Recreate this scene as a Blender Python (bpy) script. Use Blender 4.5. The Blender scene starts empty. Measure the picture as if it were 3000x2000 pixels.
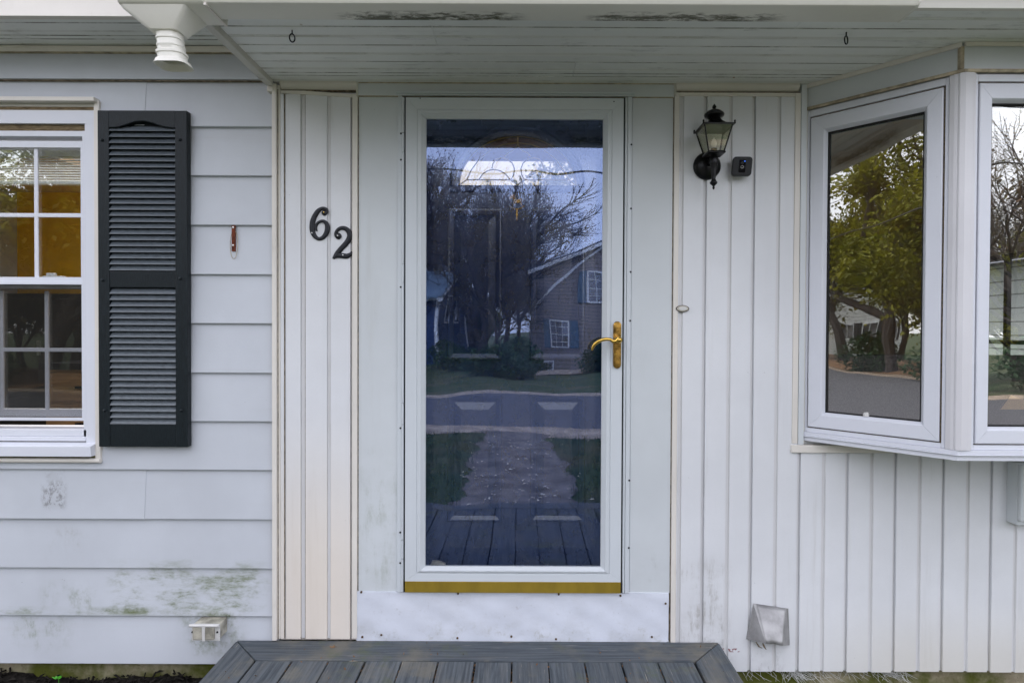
import bpy, bmesh, math, random
import numpy as np
from mathutils import Vector, Matrix, Euler

random.seed(7)
rng = np.random.default_rng(7)
SC = bpy.context.scene
COL = SC.collection
R = math.radians

# ------------------------------------------------------------------ camera
D, ZC, FPX = 2.42, 1.60, 1728.0
SHX, SHY = -27 / 3000, -21 / 3000
TILT, ROLL = R(0.7), R(0.25)
CAMPOS = Vector((0, -D, ZC))
CROT = Matrix.Rotation(R(90) - TILT, 3, 'X') @ Matrix.Rotation(ROLL, 3, 'Z')
cam_d = bpy.data.cameras.new('camera')
cam_d.sensor_width = 36.0
cam_d.lens = FPX / 3000 * 36.0
cam_d.shift_x, cam_d.shift_y = SHX, SHY
cam_d.clip_start, cam_d.clip_end = 0.05, 2000
cam = bpy.data.objects.new('camera', cam_d)
COL.objects.link(cam)
cam.matrix_world = Matrix.Translation(CAMPOS) @ CROT.to_4x4()
SC.camera = cam

# ------------------------------------------------------------------ world, sun, exposure
SUN_EL, SUN_AZ = 55.0, 335.0       # degrees; azimuth clockwise from +Y
world = bpy.data.worlds.new('World')
SC.world = world
world.use_nodes = True
wn = world.node_tree
for n in list(wn.nodes):
    wn.nodes.remove(n)
sky = wn.nodes.new('ShaderNodeTexSky')
sky.sky_type = 'NISHITA'
sky.sun_disc = False
sky.sun_elevation = R(SUN_EL)
sky.sun_rotation = R(SUN_AZ)
sky.air_density, sky.dust_density, sky.ozone_density = 1.0, 1.0, 1.0
hsv = wn.nodes.new('ShaderNodeHueSaturation')
hsv.inputs['Saturation'].default_value = 0.34
hsv.inputs['Value'].default_value = 1.0
tint = wn.nodes.new('ShaderNodeMix')
tint.data_type = 'RGBA'
tint.blend_type = 'MULTIPLY'
tint.inputs['Factor'].default_value = 1.0
tint.inputs['B'].default_value = (1.0, 0.975, 1.0, 1)
bg = wn.nodes.new('ShaderNodeBackground')
bg.inputs['Strength'].default_value = 0.15
wo = wn.nodes.new('ShaderNodeOutputWorld')
wn.links.new(sky.outputs[0], hsv.inputs['Color'])
wn.links.new(hsv.outputs[0], tint.inputs['A'])
ovc = wn.nodes.new('ShaderNodeMix')          # even overcast veil over the clear sky
ovc.data_type = 'RGBA'
ovc.inputs['Factor'].default_value = 0.6
ovc.inputs['B'].default_value = (5.05, 5.08, 5.65, 1)
wn.links.new(tint.outputs['Result'], ovc.inputs['A'])
wn.links.new(ovc.outputs['Result'], bg.inputs['Color'])
wn.links.new(bg.outputs[0], wo.inputs['Surface'])

sun_d = bpy.data.lights.new('sun', 'SUN')
sun_d.energy = 1.5
sun_d.angle = R(25)
sun_d.color = (1.0, 0.96, 0.9)
sun = bpy.data.objects.new('sun', sun_d)
COL.objects.link(sun)
_el, _az = R(SUN_EL), R(SUN_AZ)
_sd = Vector((math.sin(_az) * math.cos(_el), math.cos(_az) * math.cos(_el), math.sin(_el)))
sun.rotation_euler = _sd.to_track_quat('Z', 'Y').to_euler()

SC.view_settings.view_transform = 'Standard'
SC.view_settings.look = 'None'
SC.view_settings.exposure = 1.8
SC.view_settings.gamma = 1.0
SC.view_settings.use_curve_mapping = False
SC.render.engine = 'CYCLES'
SC.cycles.use_denoising = True
SC.cycles.max_bounces = 12
SC.cycles.transparent_max_bounces = 24
SC.cycles.caustics_reflective = False
SC.cycles.caustics_refractive = False
SC.cycles.sample_clamp_indirect = 4.0

# ------------------------------------------------------------------ pixel -> place
def ray(px, py):
    v = Vector(((px - 1500) / FPX + SHX * 3000 / FPX, -(py - 1000) / FPX + SHY * 3000 / FPX, -1.0))
    return CROT @ v
def onY(px, py, Y=0.0):
    d = ray(px, py)
    return CAMPOS + d * ((Y - CAMPOS.y) / d.y)
def PX(px, Y=0.0, py=1000):
    return onY(px, py, Y).x
def PZ(py, Y=0.0, px=1500):
    return onY(px, py, Y).z
def onplane(px, py, p0, n):
    d = ray(px, py)
    return CAMPOS + d * ((p0 - CAMPOS).dot(n) / d.dot(n))
def mirrored(px, py, s):
    """a point s metres out from the house front that the storm glass mirrors to this pixel"""
    d = ray(px, py)
    t = (D + s) / d.y
    return Vector((d.x * t, -s, ZC + d.z * t))

# ------------------------------------------------------------------ helpers
W = {}
def _link(o, parent):
    COL.objects.link(o)
    W[o.name] = Matrix.Translation(o.location)
    if parent is not None:
        o.parent = parent
        o.matrix_parent_inverse = W[parent.name].inverted()
    return o

class MB:
    def __init__(self, tf=None):
        self.v, self.f, self.tf = [], [], tf
    def add(self, vs, fs):
        b = len(self.v)
        if self.tf:
            vs = [self.tf(p) for p in vs]
        self.v += [tuple(p) for p in vs]
        self.f += [tuple(i + b for i in f) for f in fs]
        return self
    def box(self, x0, x1, y0, y1, z0, z1):
        vs = [(x0, y0, z0), (x1, y0, z0), (x1, y1, z0), (x0, y1, z0), (x0, y0, z1), (x1, y0, z1), (x1, y1, z1), (x0, y1, z1)]
        return self.add(vs, [(0, 3, 2, 1), (4, 5, 6, 7), (0, 1, 5, 4), (1, 2, 6, 5), (2, 3, 7, 6), (3, 0, 4, 7)])
    def prism(self, poly, axis, a, b):
        n = len(poly)
        def mk(p, t):
            return (t, p[0], p[1]) if axis == 'x' else ((p[0], t, p[1]) if axis == 'y' else (p[0], p[1], t))
        vs = [mk(p, a) for p in poly] + [mk(p, b) for p in poly]
        fs = [tuple(range(n))[::-1], tuple(range(n, 2 * n))] + [(i, (i + 1) % n, n + (i + 1) % n, n + i) for i in range(n)]
        return self.add(vs, fs)
    def loft(self, rings, cap=True, closed=False):
        n = len(rings[0]); m = len(rings)
        vs = [p for r in rings for p in r]
        fs = []
        for k in range(m if closed else m - 1):
            a, b = k * n, ((k + 1) % m) * n
            fs += [(a + i, a + (i + 1) % n, b + (i + 1) % n, b + i) for i in range(n)]
        if cap and not closed:
            fs += [tuple(range(n))[::-1], tuple(range((m - 1) * n, m * n))]
        return self.add(vs, fs)
    def tube(self, pts, rad, n=8, cap=True, closed=False):
        pts = [Vector(p) for p in pts]
        rr = rad if isinstance(rad, (list, tuple)) else [rad] * len(pts)
        rings = []
        u = None
        for i, p in enumerate(pts):
            if closed:
                t = pts[(i + 1) % len(pts)] - pts[i - 1]
            else:
                t = pts[min(i + 1, len(pts) - 1)] - pts[max(i - 1, 0)]
            t = t.normalized() if t.length > 1e-9 else Vector((0, 0, 1))
            if u is None:
                u = t.orthogonal().normalized()
            u = (u - t * u.dot(t))
            u = u.normalized() if u.length > 1e-6 else t.orthogonal().normalized()
            w = t.cross(u)
            rings.append([p + (u * math.cos(2 * math.pi * k / n) + w * math.sin(2 * math.pi * k / n)) * rr[i] for k in range(n)])
        return self.loft(rings, cap, closed)
    def lathe(self, prof, c=(0, 0, 0), axis='z', n=24, sq=False):
        rings = []
        for r, h in prof:
            ring = []
            for k in range(n):
                a = 2 * math.pi * (k + (0.5 if sq else 0)) / n
                x, y = r * math.cos(a), r * math.sin(a)
                if axis == 'z': p = (c[0] + x, c[1] + y, c[2] + h)
                elif axis == 'y': p = (c[0] + x, c[1] + h, c[2] + y)
                else: p = (c[0] + h, c[1] + x, c[2] + y)
                ring.append(p)
            rings.append(ring)
        return self.loft(rings)
    def build(self, name, mat, parent=None, smooth=None, bevel=0.0, seg=2, loc=None):
        me = bpy.data.meshes.new(name)
        me.from_pydata(self.v, [], self.f)
        bm = bmesh.new(); bm.from_mesh(me)
        bmesh.ops.recalc_face_normals(bm, faces=bm.faces)
        bm.to_mesh(me); bm.free()
        return mobj(name, me, mat, parent, smooth, bevel, seg, loc)

def mobj(name, me, mat, parent=None, smooth=None, bevel=0.0, seg=2, loc=None):
    o = bpy.data.objects.new(name, me)
    if mat is not None and len(me.materials) == 0:
        me.materials.append(mat)
    if loc is not None:
        o.location = loc
    if smooth is not None:
        me.shade_smooth()
        me.set_sharp_from_angle(angle=R(smooth))
    if bevel:
        m = o.modifiers.new('bevel', 'BEVEL')
        m.width, m.segments, m.limit_method, m.angle_limit = bevel, seg, 'ANGLE', R(40)
    return _link(o, parent)

def raw(name, verts, faces, mat, parent=None, smooth=None, loc=None):
    me = bpy.data.meshes.new(name)
    me.from_pydata(verts, [], faces)
    return mobj(name, me, mat, parent, smooth, loc=loc)

def tag(o, label=None, cat=None, group=None, kind=None):
    if label: o['label'] = label
    if cat: o['category'] = cat
    if group: o['group'] = group
    if kind: o['kind'] = kind
    return o
def thing(name, label, cat, loc=(0, 0, 0), group=None):
    o = bpy.data.objects.new(name, None)
    o.empty_display_size = 0.1
    o.location = loc
    _link(o, None)
    return tag(o, label, cat, group)
def copy_tree(root, loc=None, rotz=None, scale=None, parent=None):
    c = root.copy(); COL.objects.link(c)
    if parent is not None:
        c.parent = parent
    if loc is not None: c.location = loc
    if rotz is not None: c.rotation_euler = (0, 0, rotz)
    if scale is not None: c.scale = scale if isinstance(scale, (tuple, list)) else (scale,) * 3
    for ch in list(root.children):
        copy_tree(ch, parent=c)
    return c

# ------------------------------------------------------------------ materials
class N:
    def __init__(self, name):
        self.m = bpy.data.materials.new(name)
        self.m.use_nodes = True
        self.t = self.m.node_tree
        self.b = self.t.nodes['Principled BSDF']
        self.out = self.t.nodes['Material Output']
        self.geo = self.t.nodes.new('ShaderNodeNewGeometry')
        self.pos = self.geo.outputs['Position']
        self._xyz = None
    def new(self, k): return self.t.nodes.new(k)
    def L(self, a, b): self.t.links.new(a, b)
    def setin(self, s, v):
        if hasattr(v, 'is_output') or isinstance(v, bpy.types.NodeSocket): self.L(v, s)
        else: s.default_value = v
    def xyz(self):
        if self._xyz is None:
            s = self.new('ShaderNodeSeparateXYZ'); self.L(self.pos, s.inputs[0]); self._xyz = s.outputs
        return self._xyz
    def scaled(self, s):
        m = self.new('ShaderNodeVectorMath'); m.operation = 'MULTIPLY'
        self.L(self.pos, m.inputs[0]); m.inputs[1].default_value = s
        return m.outputs[0]
    def noise(self, scale, detail=4, rough=0.55, vec=None, dist=0.0):
        n = self.new('ShaderNodeTexNoise')
        n.inputs['Scale'].default_value = scale
        n.inputs['Detail'].default_value = detail
        n.inputs['Roughness'].default_value = rough
        n.inputs['Distortion'].default_value = dist
        self.L(vec if vec is not None else self.pos, n.inputs['Vector'])
        return n.outputs['Fac']
    def voro(self, scale, vec=None, feature='F1'):
        n = self.new('ShaderNodeTexVoronoi'); n.feature = feature
        n.inputs['Scale'].default_value = scale
        self.L(vec if vec is not None else self.pos, n.inputs['Vector'])
        return n.outputs
    def math(self, op, a, b=0.0, clamp=False):
        n = self.new('ShaderNodeMath'); n.operation = op; n.use_clamp = clamp
        self.setin(n.inputs[0], a); self.setin(n.inputs[1], b)
        return n.outputs[0]
    def rng(self, v, a, b, c=0.0, d=1.0, smooth=True):
        n = self.new('ShaderNodeMapRange')
        n.interpolation_type = 'SMOOTHSTEP' if smooth else 'LINEAR'
        self.setin(n.inputs[0], v)
        for i, q in enumerate((a, b, c, d)): n.inputs[i + 1].default_value = q
        return n.outputs[0]
    def mix(self, f, a, b, blend='MIX'):
        n = self.new('ShaderNodeMix'); n.data_type = 'RGBA'; n.blend_type = blend
        self.setin(n.inputs['Factor'], f)
        for k, v in (('A', a), ('B', b)):
            if isinstance(v, tuple): n.inputs[k].default_value = (*v[:3], 1)
            else: self.L(v, n.inputs[k])
        return n.outputs['Result']
    def region(self, x0, x1, z0, z1, s=0.03):
        X, _, Z = self.xyz()
        a = self.math('MULTIPLY', self.rng(X, x0 - s, x0 + s), self.rng(X, x1 - s, x1 + s, 1, 0))
        b = self.math('MULTIPLY', self.rng(Z, z0 - s, z0 + s), self.rng(Z, z1 - s, z1 + s, 1, 0))
        return self.math('MULTIPLY', a, b)
    def bump(self, h, strength=0.3, dist=0.002):
        n = self.new('ShaderNodeBump')
        n.inputs['Strength'].default_value = strength
        n.inputs['Distance'].default_value = dist
        self.L(h, n.inputs['Height'])
        self.L(n.outputs[0], self.b.inputs['Normal'])
        return self
    def fin(self, col, rough=0.5, metal=0.0, spec=0.5, coat=0.0):
        self.setin(self.b.inputs['Base Color'], (*col, 1) if isinstance(col, tuple) else col)
        self.setin(self.b.inputs['Roughness'], rough)
        self.setin(self.b.inputs['Metallic'], metal)
        self.b.inputs['Specular IOR Level'].default_value = spec
        self.b.inputs['Coat Weight'].default_value = coat
        return self.m

def simple(name, col, rough=0.5, metal=0.0, var=0.1, scale=30, bump=0.0, spec=0.5, stretch=None, bd=0.001):
    n = N(name)
    vec = n.scaled(stretch) if stretch else None
    f = n.noise(scale, 5, 0.6, vec)
    g = n.rng(f, 0.3, 0.7)
    c = n.mix(g, tuple(x * (1 - var) for x in col), tuple(min(1, x * (1 + var)) for x in col))
    if bump: n.bump(f, bump, bd)
    return n.fin(c, rough, metal, spec)

def painted(name, col, rough=0.42, speck=0.5, mottle=0.06, dirt=(0.30, 0.27, 0.20), dirtamt=0.25, streak=(9, 9, 0.9), bump=0.12, bd=0.0006, extra=None):
    """weathered house paint: broad mottling, faint dirt, fly specks"""
    n = N(name)
    big = n.noise(1.7, 4, 0.6)
    fine = n.noise(160, 3, 0.6)
    c = n.mix(n.rng(big, 0.3, 0.7), tuple(x * (1 - mottle) for x in col), tuple(min(1, x * (1 + mottle * 0.7)) for x in col))
    c = n.mix(n.math('MULTIPLY', n.rng(fine, 0.35, 0.75), 0.06), c, tuple(x * 0.7 for x in col))
    st = n.noise(1.0, 6, 0.68, n.scaled(streak))
    c = n.mix(n.math('MULTIPLY', n.rng(st, 0.56, 0.85), dirtamt), c, dirt)
    v = n.voro(26)
    sp = n.math('MULTIPLY', n.rng(v['Distance'], 0.02, 0.05, 1, 0), n.rng(n.noise(6, 2), 0.55, 0.68))
    c = n.mix(n.math('MULTIPLY', sp, speck), c, (0.06, 0.055, 0.045))
    oi = n.new('ShaderNodeObjectInfo')
    c = n.mix(n.math('MULTIPLY', oi.outputs['Random'], 0.10), c, tuple(x * .62 for x in col))
    if extra: c = extra(n, c)
    n.bump(n.math('ADD', fine, n.math('MULTIPLY', big, 3.0)), bump, bd)
    return n.fin(c, rough, 0, 0.4)

def mildew(n, c, x0, x1, z0, z1, amt=0.9, col=(0.115, 0.145, 0.035), st=(5, 5, 16), lo=0.46, hi=0.7, s=0.05):
    r = n.region(x0, x1, z0, z1, s)
    f = n.noise(2.2, 8, 0.78, n.scaled(st), 0.12)
    lowf = n.noise(5.5, 4, 0.65, n.scaled((1, 1, 1.6)))
    m = n.math('MULTIPLY', n.math('MULTIPLY', r, n.rng(f, lo - .03, hi)), n.rng(lowf, 0.40, 0.58, .12, 1.15))
    film = n.math('MULTIPLY', n.math('MULTIPLY', r, n.rng(lowf, 0.42, 0.7)), 0.28)
    return n.mix(n.math('MULTIPLY', n.math('MAXIMUM', m, film), amt, True), c, col)

def clap_extra(n, c):
    # green algae smears low on the wall, grey glue dabs, rust ghost of an old bracket
    zr = lambda py: PZ(py)
    xr = lambda px: PX(px)
    c = mildew(n, c, xr(330), xr(775), zr(1795), zr(1665), 0.85, lo=.44)
    c = mildew(n, c, xr(0), xr(500), zr(1800), zr(1782), 0.9, st=(3, 3, 8), lo=.36, s=.012)
    c = mildew(n, c, xr(575), xr(690), zr(1812), zr(1795), 0.95, (0.07, 0.085, 0.015), st=(12, 12, 12), lo=.3, s=.01)
    c = mildew(n, c, xr(470), xr(760), zr(1735), zr(1660), 0.75, st=(3, 3, 20), lo=0.42)
    c = mildew(n, c, xr(130), xr(280), zr(1800), zr(1725), 0.6, st=(9, 9, 5), lo=0.44)
    c = mildew(n, c, xr(40), xr(200), zr(1890), zr(1798), 0.55, st=(10, 10, 5), lo=0.45)
    c = mildew(n, c, xr(540), xr(700), zr(1905), zr(1795), 0.85, st=(10, 10, 8), lo=0.42)
    c = mildew(n, c, xr(150), xr(230), zr(1640), zr(1555), 0.5, (0.25, 0.24, 0.2), st=(12, 12, 7), lo=0.46)
    c = mildew(n, c, xr(128), xr(190), zr(1490), zr(1380), 0.95, (0.26, 0.26, 0.27), st=(14, 14, 9), lo=0.5, hi=0.53, s=0.02)
    return c

def board_extra(n, c):
    X, Y, Z = n.xyz()
    # cream discolouring of the lower boards left of the door; grime low on the right
    r = n.region(PX(835), PX(1042), -1, PZ(1430), 0.42)
    c = n.mix(n.math('MULTIPLY', r, 0.9), c, (0.78, 0.64, 0.46))
    c = mildew(n, c, PX(1975), PX(2140), PZ(1880), PZ(1640), 0.55, (0.25, 0.23, 0.19), st=(16, 16, 3), lo=0.44)
    c = mildew(n, c, PX(2060), PX(2140), PZ(1990), PZ(1850), 0.6, (0.12, 0.11, 0.1), st=(14, 14, 9), lo=0.46)
    c = mildew(n, c, PX(2205), PX(2285), PZ(1975), PZ(1895), 0.7, (0.10, 0.09, 0.08), st=(14, 14, 6), lo=0.45)
    r2 = n.math('MULTIPLY', n.rng(Z, PZ(1960), PZ(1720), 1, 0), n.rng(X, PX(2250), PX(2700)))
    c = n.mix(n.math('MULTIPLY', r2, 0.45), c, (0.60, 0.55, 0.44))
    red = n.math('MULTIPLY', n.region(PX(2122), PX(2172), PZ(1902), PZ(1892), 0.004), n.rng(n.noise(30, 2), 0.48, 0.52))
    c = n.mix(n.math('MULTIPLY', red, 0.9), c, (0.20, 0.02, 0.02))
    return c

def groove_shade_mold_extra(n, c):
    X, Y, Z = n.xyz()
    br = n.noise(2.0, 6, 0.7, n.scaled((2.2, 1, 1)))
    for yj in (-.074, -.199, -.328, -.456, -.102):  # joint lines: crevice dirt plus the faint groove shade, put into the paint
        d = n.math('ABSOLUTE', n.math('SUBTRACT', Y, yj))
        c = n.mix(n.math('MULTIPLY', n.rng(d, 0.002, 0.005, 1, 0), n.rng(br, 0.42, 0.56, .25, .85)), c, (0.13, 0.11, 0.08))
    for yj in (-.031, -.1365, -.2635, -.392, -.5215):  # bead lines painted in too: peeling tone plus groove shade
        d = n.math('ABSOLUTE', n.math('SUBTRACT', Y, yj))
        c = n.mix(n.math('MULTIPLY', n.rng(d, 0.006, 0.009, 1, 0), n.rng(br, 0.35, 0.5, .5, .15)), c, (0.36, 0.33, 0.26))
    f = n.noise(3.0, 7, 0.72, n.scaled((2.0, 7, 7)), 0.4)
    c = n.mix(n.math('MULTIPLY', n.rng(f, 0.55, 0.78), 0.5), c, (0.17, 0.17, 0.15))
    v = n.voro(9)
    rust = n.math('MULTIPLY', n.rng(v['Distance'], 0.03, 0.055, 1, 0), n.rng(n.noise(2.3, 1), 0.56, 0.6))
    return n.mix(n.math('MULTIPLY', rust, 0.8), c, (0.25, 0.12, 0.03))

def gutter_extra(n, c):
    X, Y, Z = n.xyz()
    under = n.math('MULTIPLY', n.rng(Y, -0.672, -0.645), n.rng(Z, 2.55, 2.58, 1, 0))
    f = n.noise(5.0, 7, 0.75, n.scaled((4, 14, 14)), 0.3)
    bx_ = lambda a, b: n.math('MULTIPLY', n.rng(X, PX(a, -.64) - .05, PX(a, -.64) + .05), n.rng(X, PX(b, -.64) - .06, PX(b, -.64) + .06, 1, 0))
    where = n.math('MAXIMUM', bx_(1010, 1500), bx_(1740, 2260))
    c = n.mix(n.math('MULTIPLY', n.math('MULTIPLY', n.math('MULTIPLY', under, where), n.rng(f, 0.47, 0.60)), 0.9), c, (0.085, 0.075, 0.035))
    edge = n.math('MULTIPLY', n.rng(Y, -0.652, -0.63), n.math('MULTIPLY', where, n.rng(Z, 2.55, 2.58, 1, 0)))
    f2 = n.noise(9, 6, 0.75, n.scaled((2, 6, 6)))
    return n.mix(n.math('MULTIPLY', n.math('MULTIPLY', edge, n.rng(f2, 0.4, 0.55)), 0.95), c, (0.06, 0.06, 0.02))

def casing_extra(n, c):
    c = mildew(n, c, PX(1055), PX(1168), PZ(1728), PZ(1330), 0.45, (0.27, 0.30, 0.22), st=(7, 7, 2), lo=.46)
    return mildew(n, c, PX(1850), PX(1962), PZ(1728), PZ(1600), 0.25, (0.27, 0.27, 0.24), st=(7, 7, 3), lo=.5)
def sill_extra(n, c):
    c = mildew(n, c, PX(1040), PX(1970), PZ(1875), PZ(1730), 0.5, (0.30, 0.29, 0.27), st=(16, 16, 16), lo=0.60, hi=.7)
    return mildew(n, c, PX(1040), PX(1970), PZ(1875), PZ(1840), 0.7, (0.25, 0.24, 0.13), st=(12, 12, 9), lo=0.5)

M = {}
M['siding'] = painted('siding_paint', (0.555, 0.58, 0.62), 0.5, 0.8, 0.07, dirtamt=0.2, streak=(0.7, 6, 12), extra=clap_extra)
M['board'] = painted('board_paint', (0.725, 0.735, 0.755), 0.5, 0.7, 0.06, dirtamt=0.34, streak=(11, 11, 0.7), extra=board_extra)
M['groove'] = painted('grimy_board_groove', (0.675, 0.672, 0.675), 0.55, 0.3, 0.06, dirt=(0.26, 0.21, 0.15), dirtamt=0.5, streak=(20, 20, 1.2))
M['casing'] = painted('casing_paint', (0.61, 0.64, 0.655), 0.45, 0.6, 0.06, dirtamt=0.2, extra=casing_extra)
M['trim'] = painted('trim_paint', (0.74, 0.70, 0.64), 0.5, 0.5, 0.07, dirt=(0.25, 0.2, 0.12), dirtamt=0.45, streak=(7, 7, 2.5))
M['sill'] = painted('sill_metal_paint', (0.68, 0.71, 0.78), 0.4, 0.9, 0.05, dirtamt=0.2, streak=(5, 5, 5), bump=0.2, bd=0.0015, extra=sill_extra)
M['storm'] = painted('storm_door_enamel', (0.61, 0.645, 0.67), 0.35, 0.3, 0.03, dirtamt=0.1, streak=(12, 12, 2))
M['vinyl'] = painted('window_vinyl', (0.70, 0.715, 0.77), 0.38, 0.3, 0.03, dirtamt=0.1, streak=(12, 12, 1.5))
M['mullion'] = painted('weathered_mullion', (0.70, 0.69, 0.71), 0.55, 0.5, 0.08, dirt=(0.36, 0.33, 0.33), dirtamt=0.5, streak=(22, 22, 0.8))
M['soffit'] = painted('soffit_paint', (0.85, 0.86, 0.835), 0.55, 0.7, 0.07, dirt=(0.24, 0.24, 0.2), dirtamt=0.34, streak=(1.2, 9, 9), extra=groove_shade_mold_extra)
M['gutter'] = painted('gutter_enamel', (0.78, 0.76, 0.69), 0.38, 0.3, 0.03, dirtamt=0.25, streak=(5, 8, 8), extra=gutter_extra)
M['peel'] = painted('peeling_wood', (0.60, 0.58, 0.52), 0.7, 0.4, 0.1, dirt=(0.10, 0.075, 0.045), dirtamt=0.95, streak=(3, 3, 24))
M['peeledge'] = painted('flaking_edge_paint', (0.62, 0.60, 0.55), 0.7, 0.4, 0.1, dirt=(0.07, 0.055, 0.04), dirtamt=1.0, streak=(9, 9, 26))
M['oldwood'] = simple('bare_old_wood', (0.16, 0.12, 0.07), 0.85, 0, 0.45, 30, 0.5, 0.2, (1, 6, 6))
M['mossjoint'] = simple('mossy_joint', (0.12, 0.105, 0.035), 0.9, 0, 0.6, 30, 0.5, 0.2, (2, 3, 3))
M['caulk'] = simple('dirty_caulk', (0.42, 0.36, 0.26), 0.8, 0, 0.35, 25, 0.4, 0.2)
M['grime'] = simple('dark_joint_grime', (0.20, 0.165, 0.12), 0.85, 0, 0.5, 18, 0.3, 0.2, (3, 3, 3))
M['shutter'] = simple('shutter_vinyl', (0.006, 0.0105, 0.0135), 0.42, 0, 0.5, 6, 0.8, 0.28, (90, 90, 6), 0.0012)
M['slat'] = simple('shutter_slat_vinyl', (0.088, 0.104, 0.118), 0.32, 0, 0.3, 6, 0.45, 0.6, (8, 60, 60), 0.001)  # weathered grey, base raised to carry the sky sheen on the louvres
M['black'] = simple('black_iron', (0.008, 0.009, 0.013), 0.33, 0.3, 0.3, 70, 0.25)
M['lampmetal'] = simple('lantern_black_metal', (0.006, 0.006, 0.007), 0.3, 0.5, 0.4, 60, 0.3)
M['rustmetal'] = simple('rusty_metal', (0.16, 0.035, 0.012), 0.8, 0.2, 0.6, 60, 0.5)
M['brass'] = simple('polished_brass', (0.62, 0.40, 0.09), 0.17, 1.0, 0.15, 40)
M['brass_old'] = simple('tarnished_brass', (0.34, 0.20, 0.05), 0.26, 1.0, 0.65, 45, 0.3)
M['camebrass'] = simple('came_brass', (0.75, 0.50, 0.14), 0.42, 0.6, 0.1, 40)
M['gold'] = simple('gold_sweep', (0.32, 0.22, 0.025), 0.38, 0.35, 0.14, 9, 0, 0.5, (1.5, 1, 0.6))
M['steel'] = simple('galvanised_metal', (0.33, 0.325, 0.325), 0.50, 0.6, 0.2, 14, 0.25)
M['screw'] = simple('dark_screw', (0.03, 0.03, 0.035), 0.45, 0.7, 0.3, 80)
M['screwlight'] = simple('bright_screw', (0.6, 0.6, 0.58), 0.35, 0.9, 0.2, 80)
M['rustscrew'] = simple('rust_ringed_screw', (0.09, 0.05, 0.02), 0.6, 0.4, 0.5, 120)
M['gap'] = simple('black_gap_shade_gasket', (0.006, 0.006, 0.006), 0.8)
M['door'] = simple('door_dark_paint', (0.007, 0.017, 0.060), 0.15, 0, 0.25, 14, 0.05, 0.9)
M['whiteplastic'] = simple('white_plastic', (0.60, 0.59, 0.57), 0.35, 0, 0.05, 30)
M['oldplastic'] = simple('stained_plastic', (0.36, 0.34, 0.28), 0.55, 0, 0.45, 18, 0.3)
M['camblack'] = simple('camera_black_plastic', (0.006, 0.007, 0.008), 0.35, 0, 0.1)
M['camgloss'] = simple('camera_gloss_window', (0.003, 0.003, 0.004), 0.06, 0, 0.1)
M['ochre'] = simple('ochre_wall', (0.88, 0.52, 0.02), 0.6, 0, 0.06, 5)
M['intwhite'] = simple('interior_wall_paint', (0.55, 0.53, 0.48), 0.7, 0, 0.05, 4)
M['hallceil'] = simple('hall_plaster', (0.80, 0.55, 0.33), 0.7, 0, 0.05, 4)
M['floorwood'] = simple('interior_floor', (0.18, 0.10, 0.05), 0.4, 0, 0.3, 6, 0, 0.5, (8, 1, 1))
M['cabinet'] = simple('cabinet_wood', (0.42, 0.27, 0.13), 0.45, 0, 0.15, 10, 0, 0.5, (1, 1, 8))
M['hutch'] = simple('added_hutch_wood', (0.035, 0.030, 0.022), 0.4, 0, 0.3, 6, 0, 0.5, (6, 6, 1))
M['blind'] = simple('blind_slats', (0.80, 0.80, 0.76), 0.5, 0, 0.04, 20)
M['sofa'] = simple('sofa_fabric', (0.11, 0.10, 0.10), 0.9, 0, 0.25, 220, 0.4)
M['paper'] = simple('tan_paper', (0.55, 0.36, 0.17), 0.7, 0, 0.1, 8)
M['concrete'] = None
M['bulb'] = simple('frosted_bulb', (0.85, 0.85, 0.82), 0.25, 0, 0.02)

def glass(name, refl, tintc=(0.92, 0.96, 1.0), dirt=0.004, wav=0.0, wscale=2.0, through=(0.96, 0.97, 0.97), rough=0.0, dirtcol=(0.45, 0.5, 0.6)):
    n = N(name)
    n.t.nodes.remove(n.b)
    tr = n.new('ShaderNodeBsdfTransparent'); tr.inputs[0].default_value = (*through, 1)
    gl = n.new('ShaderNodeBsdfGlossy'); gl.inputs['Color'].default_value = (*tintc, 1); gl.inputs['Roughness'].default_value = rough
    df = n.new('ShaderNodeBsdfDiffuse'); df.inputs[0].default_value = (*dirtcol, 1)
    fr = n.new('ShaderNodeFresnel'); fr.inputs['IOR'].default_value = 1.5
    fac = n.math('ADD', n.math('MULTIPLY', fr.outputs[0], 0.5), refl)
    if wav:
        h = n.noise(wscale, 1, 0.5)
        b = n.new('ShaderNodeBump'); b.inputs['Strength'].default_value = 1.0; b.inputs['Distance'].default_value = wav
        n.L(h, b.inputs['Height']); n.L(b.outputs[0], gl.inputs['Normal'])
    mx = n.new('ShaderNodeMixShader'); n.L(fac, mx.inputs[0]); n.L(tr.outputs[0], mx.inputs[1]); n.L(gl.outputs[0], mx.inputs[2])
    m2 = n.new('ShaderNodeMixShader')
    d = n.math('MULTIPLY', n.rng(n.noise(3, 5, 0.7), 0.3, 0.75), dirt * 2)
    n.L(d, m2.inputs[0]); n.L(mx.outputs[0], m2.inputs[1]); n.L(df.outputs[0], m2.inputs[2])
    n.L(m2.outputs[0], n.out.inputs['Surface'])
    return n.m
M['glass_storm'] = glass('storm_door_glass', 0.105, (0.50, 0.63, 1.0), 0.001, 0.0022, 2.6)
M['glass_bay'] = glass('bay_window_glass', 0.185, (1, 0.99, 0.94), 0.003, 0.0012, 4.0)
M['glass_left'] = glass('kitchen_window_glass', 0.04, (0.97, 0.99, 0.95), 0.003, 0.0012, 3.0)
M['glass_fan'] = glass('fanlight_glass', 0.01, (1, 1, 1), 0.01, 0.0, 1.0, (0.55, 0.52, 0.47))
M['glass_lamp'] = glass('lantern_glass', 0.03, (0.9, 0.95, 0.9), 0.03, 0.0, 1.0, (0.95, 0.94, 0.88), 0.0, (0.4, 0.37, 0.28))
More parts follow.
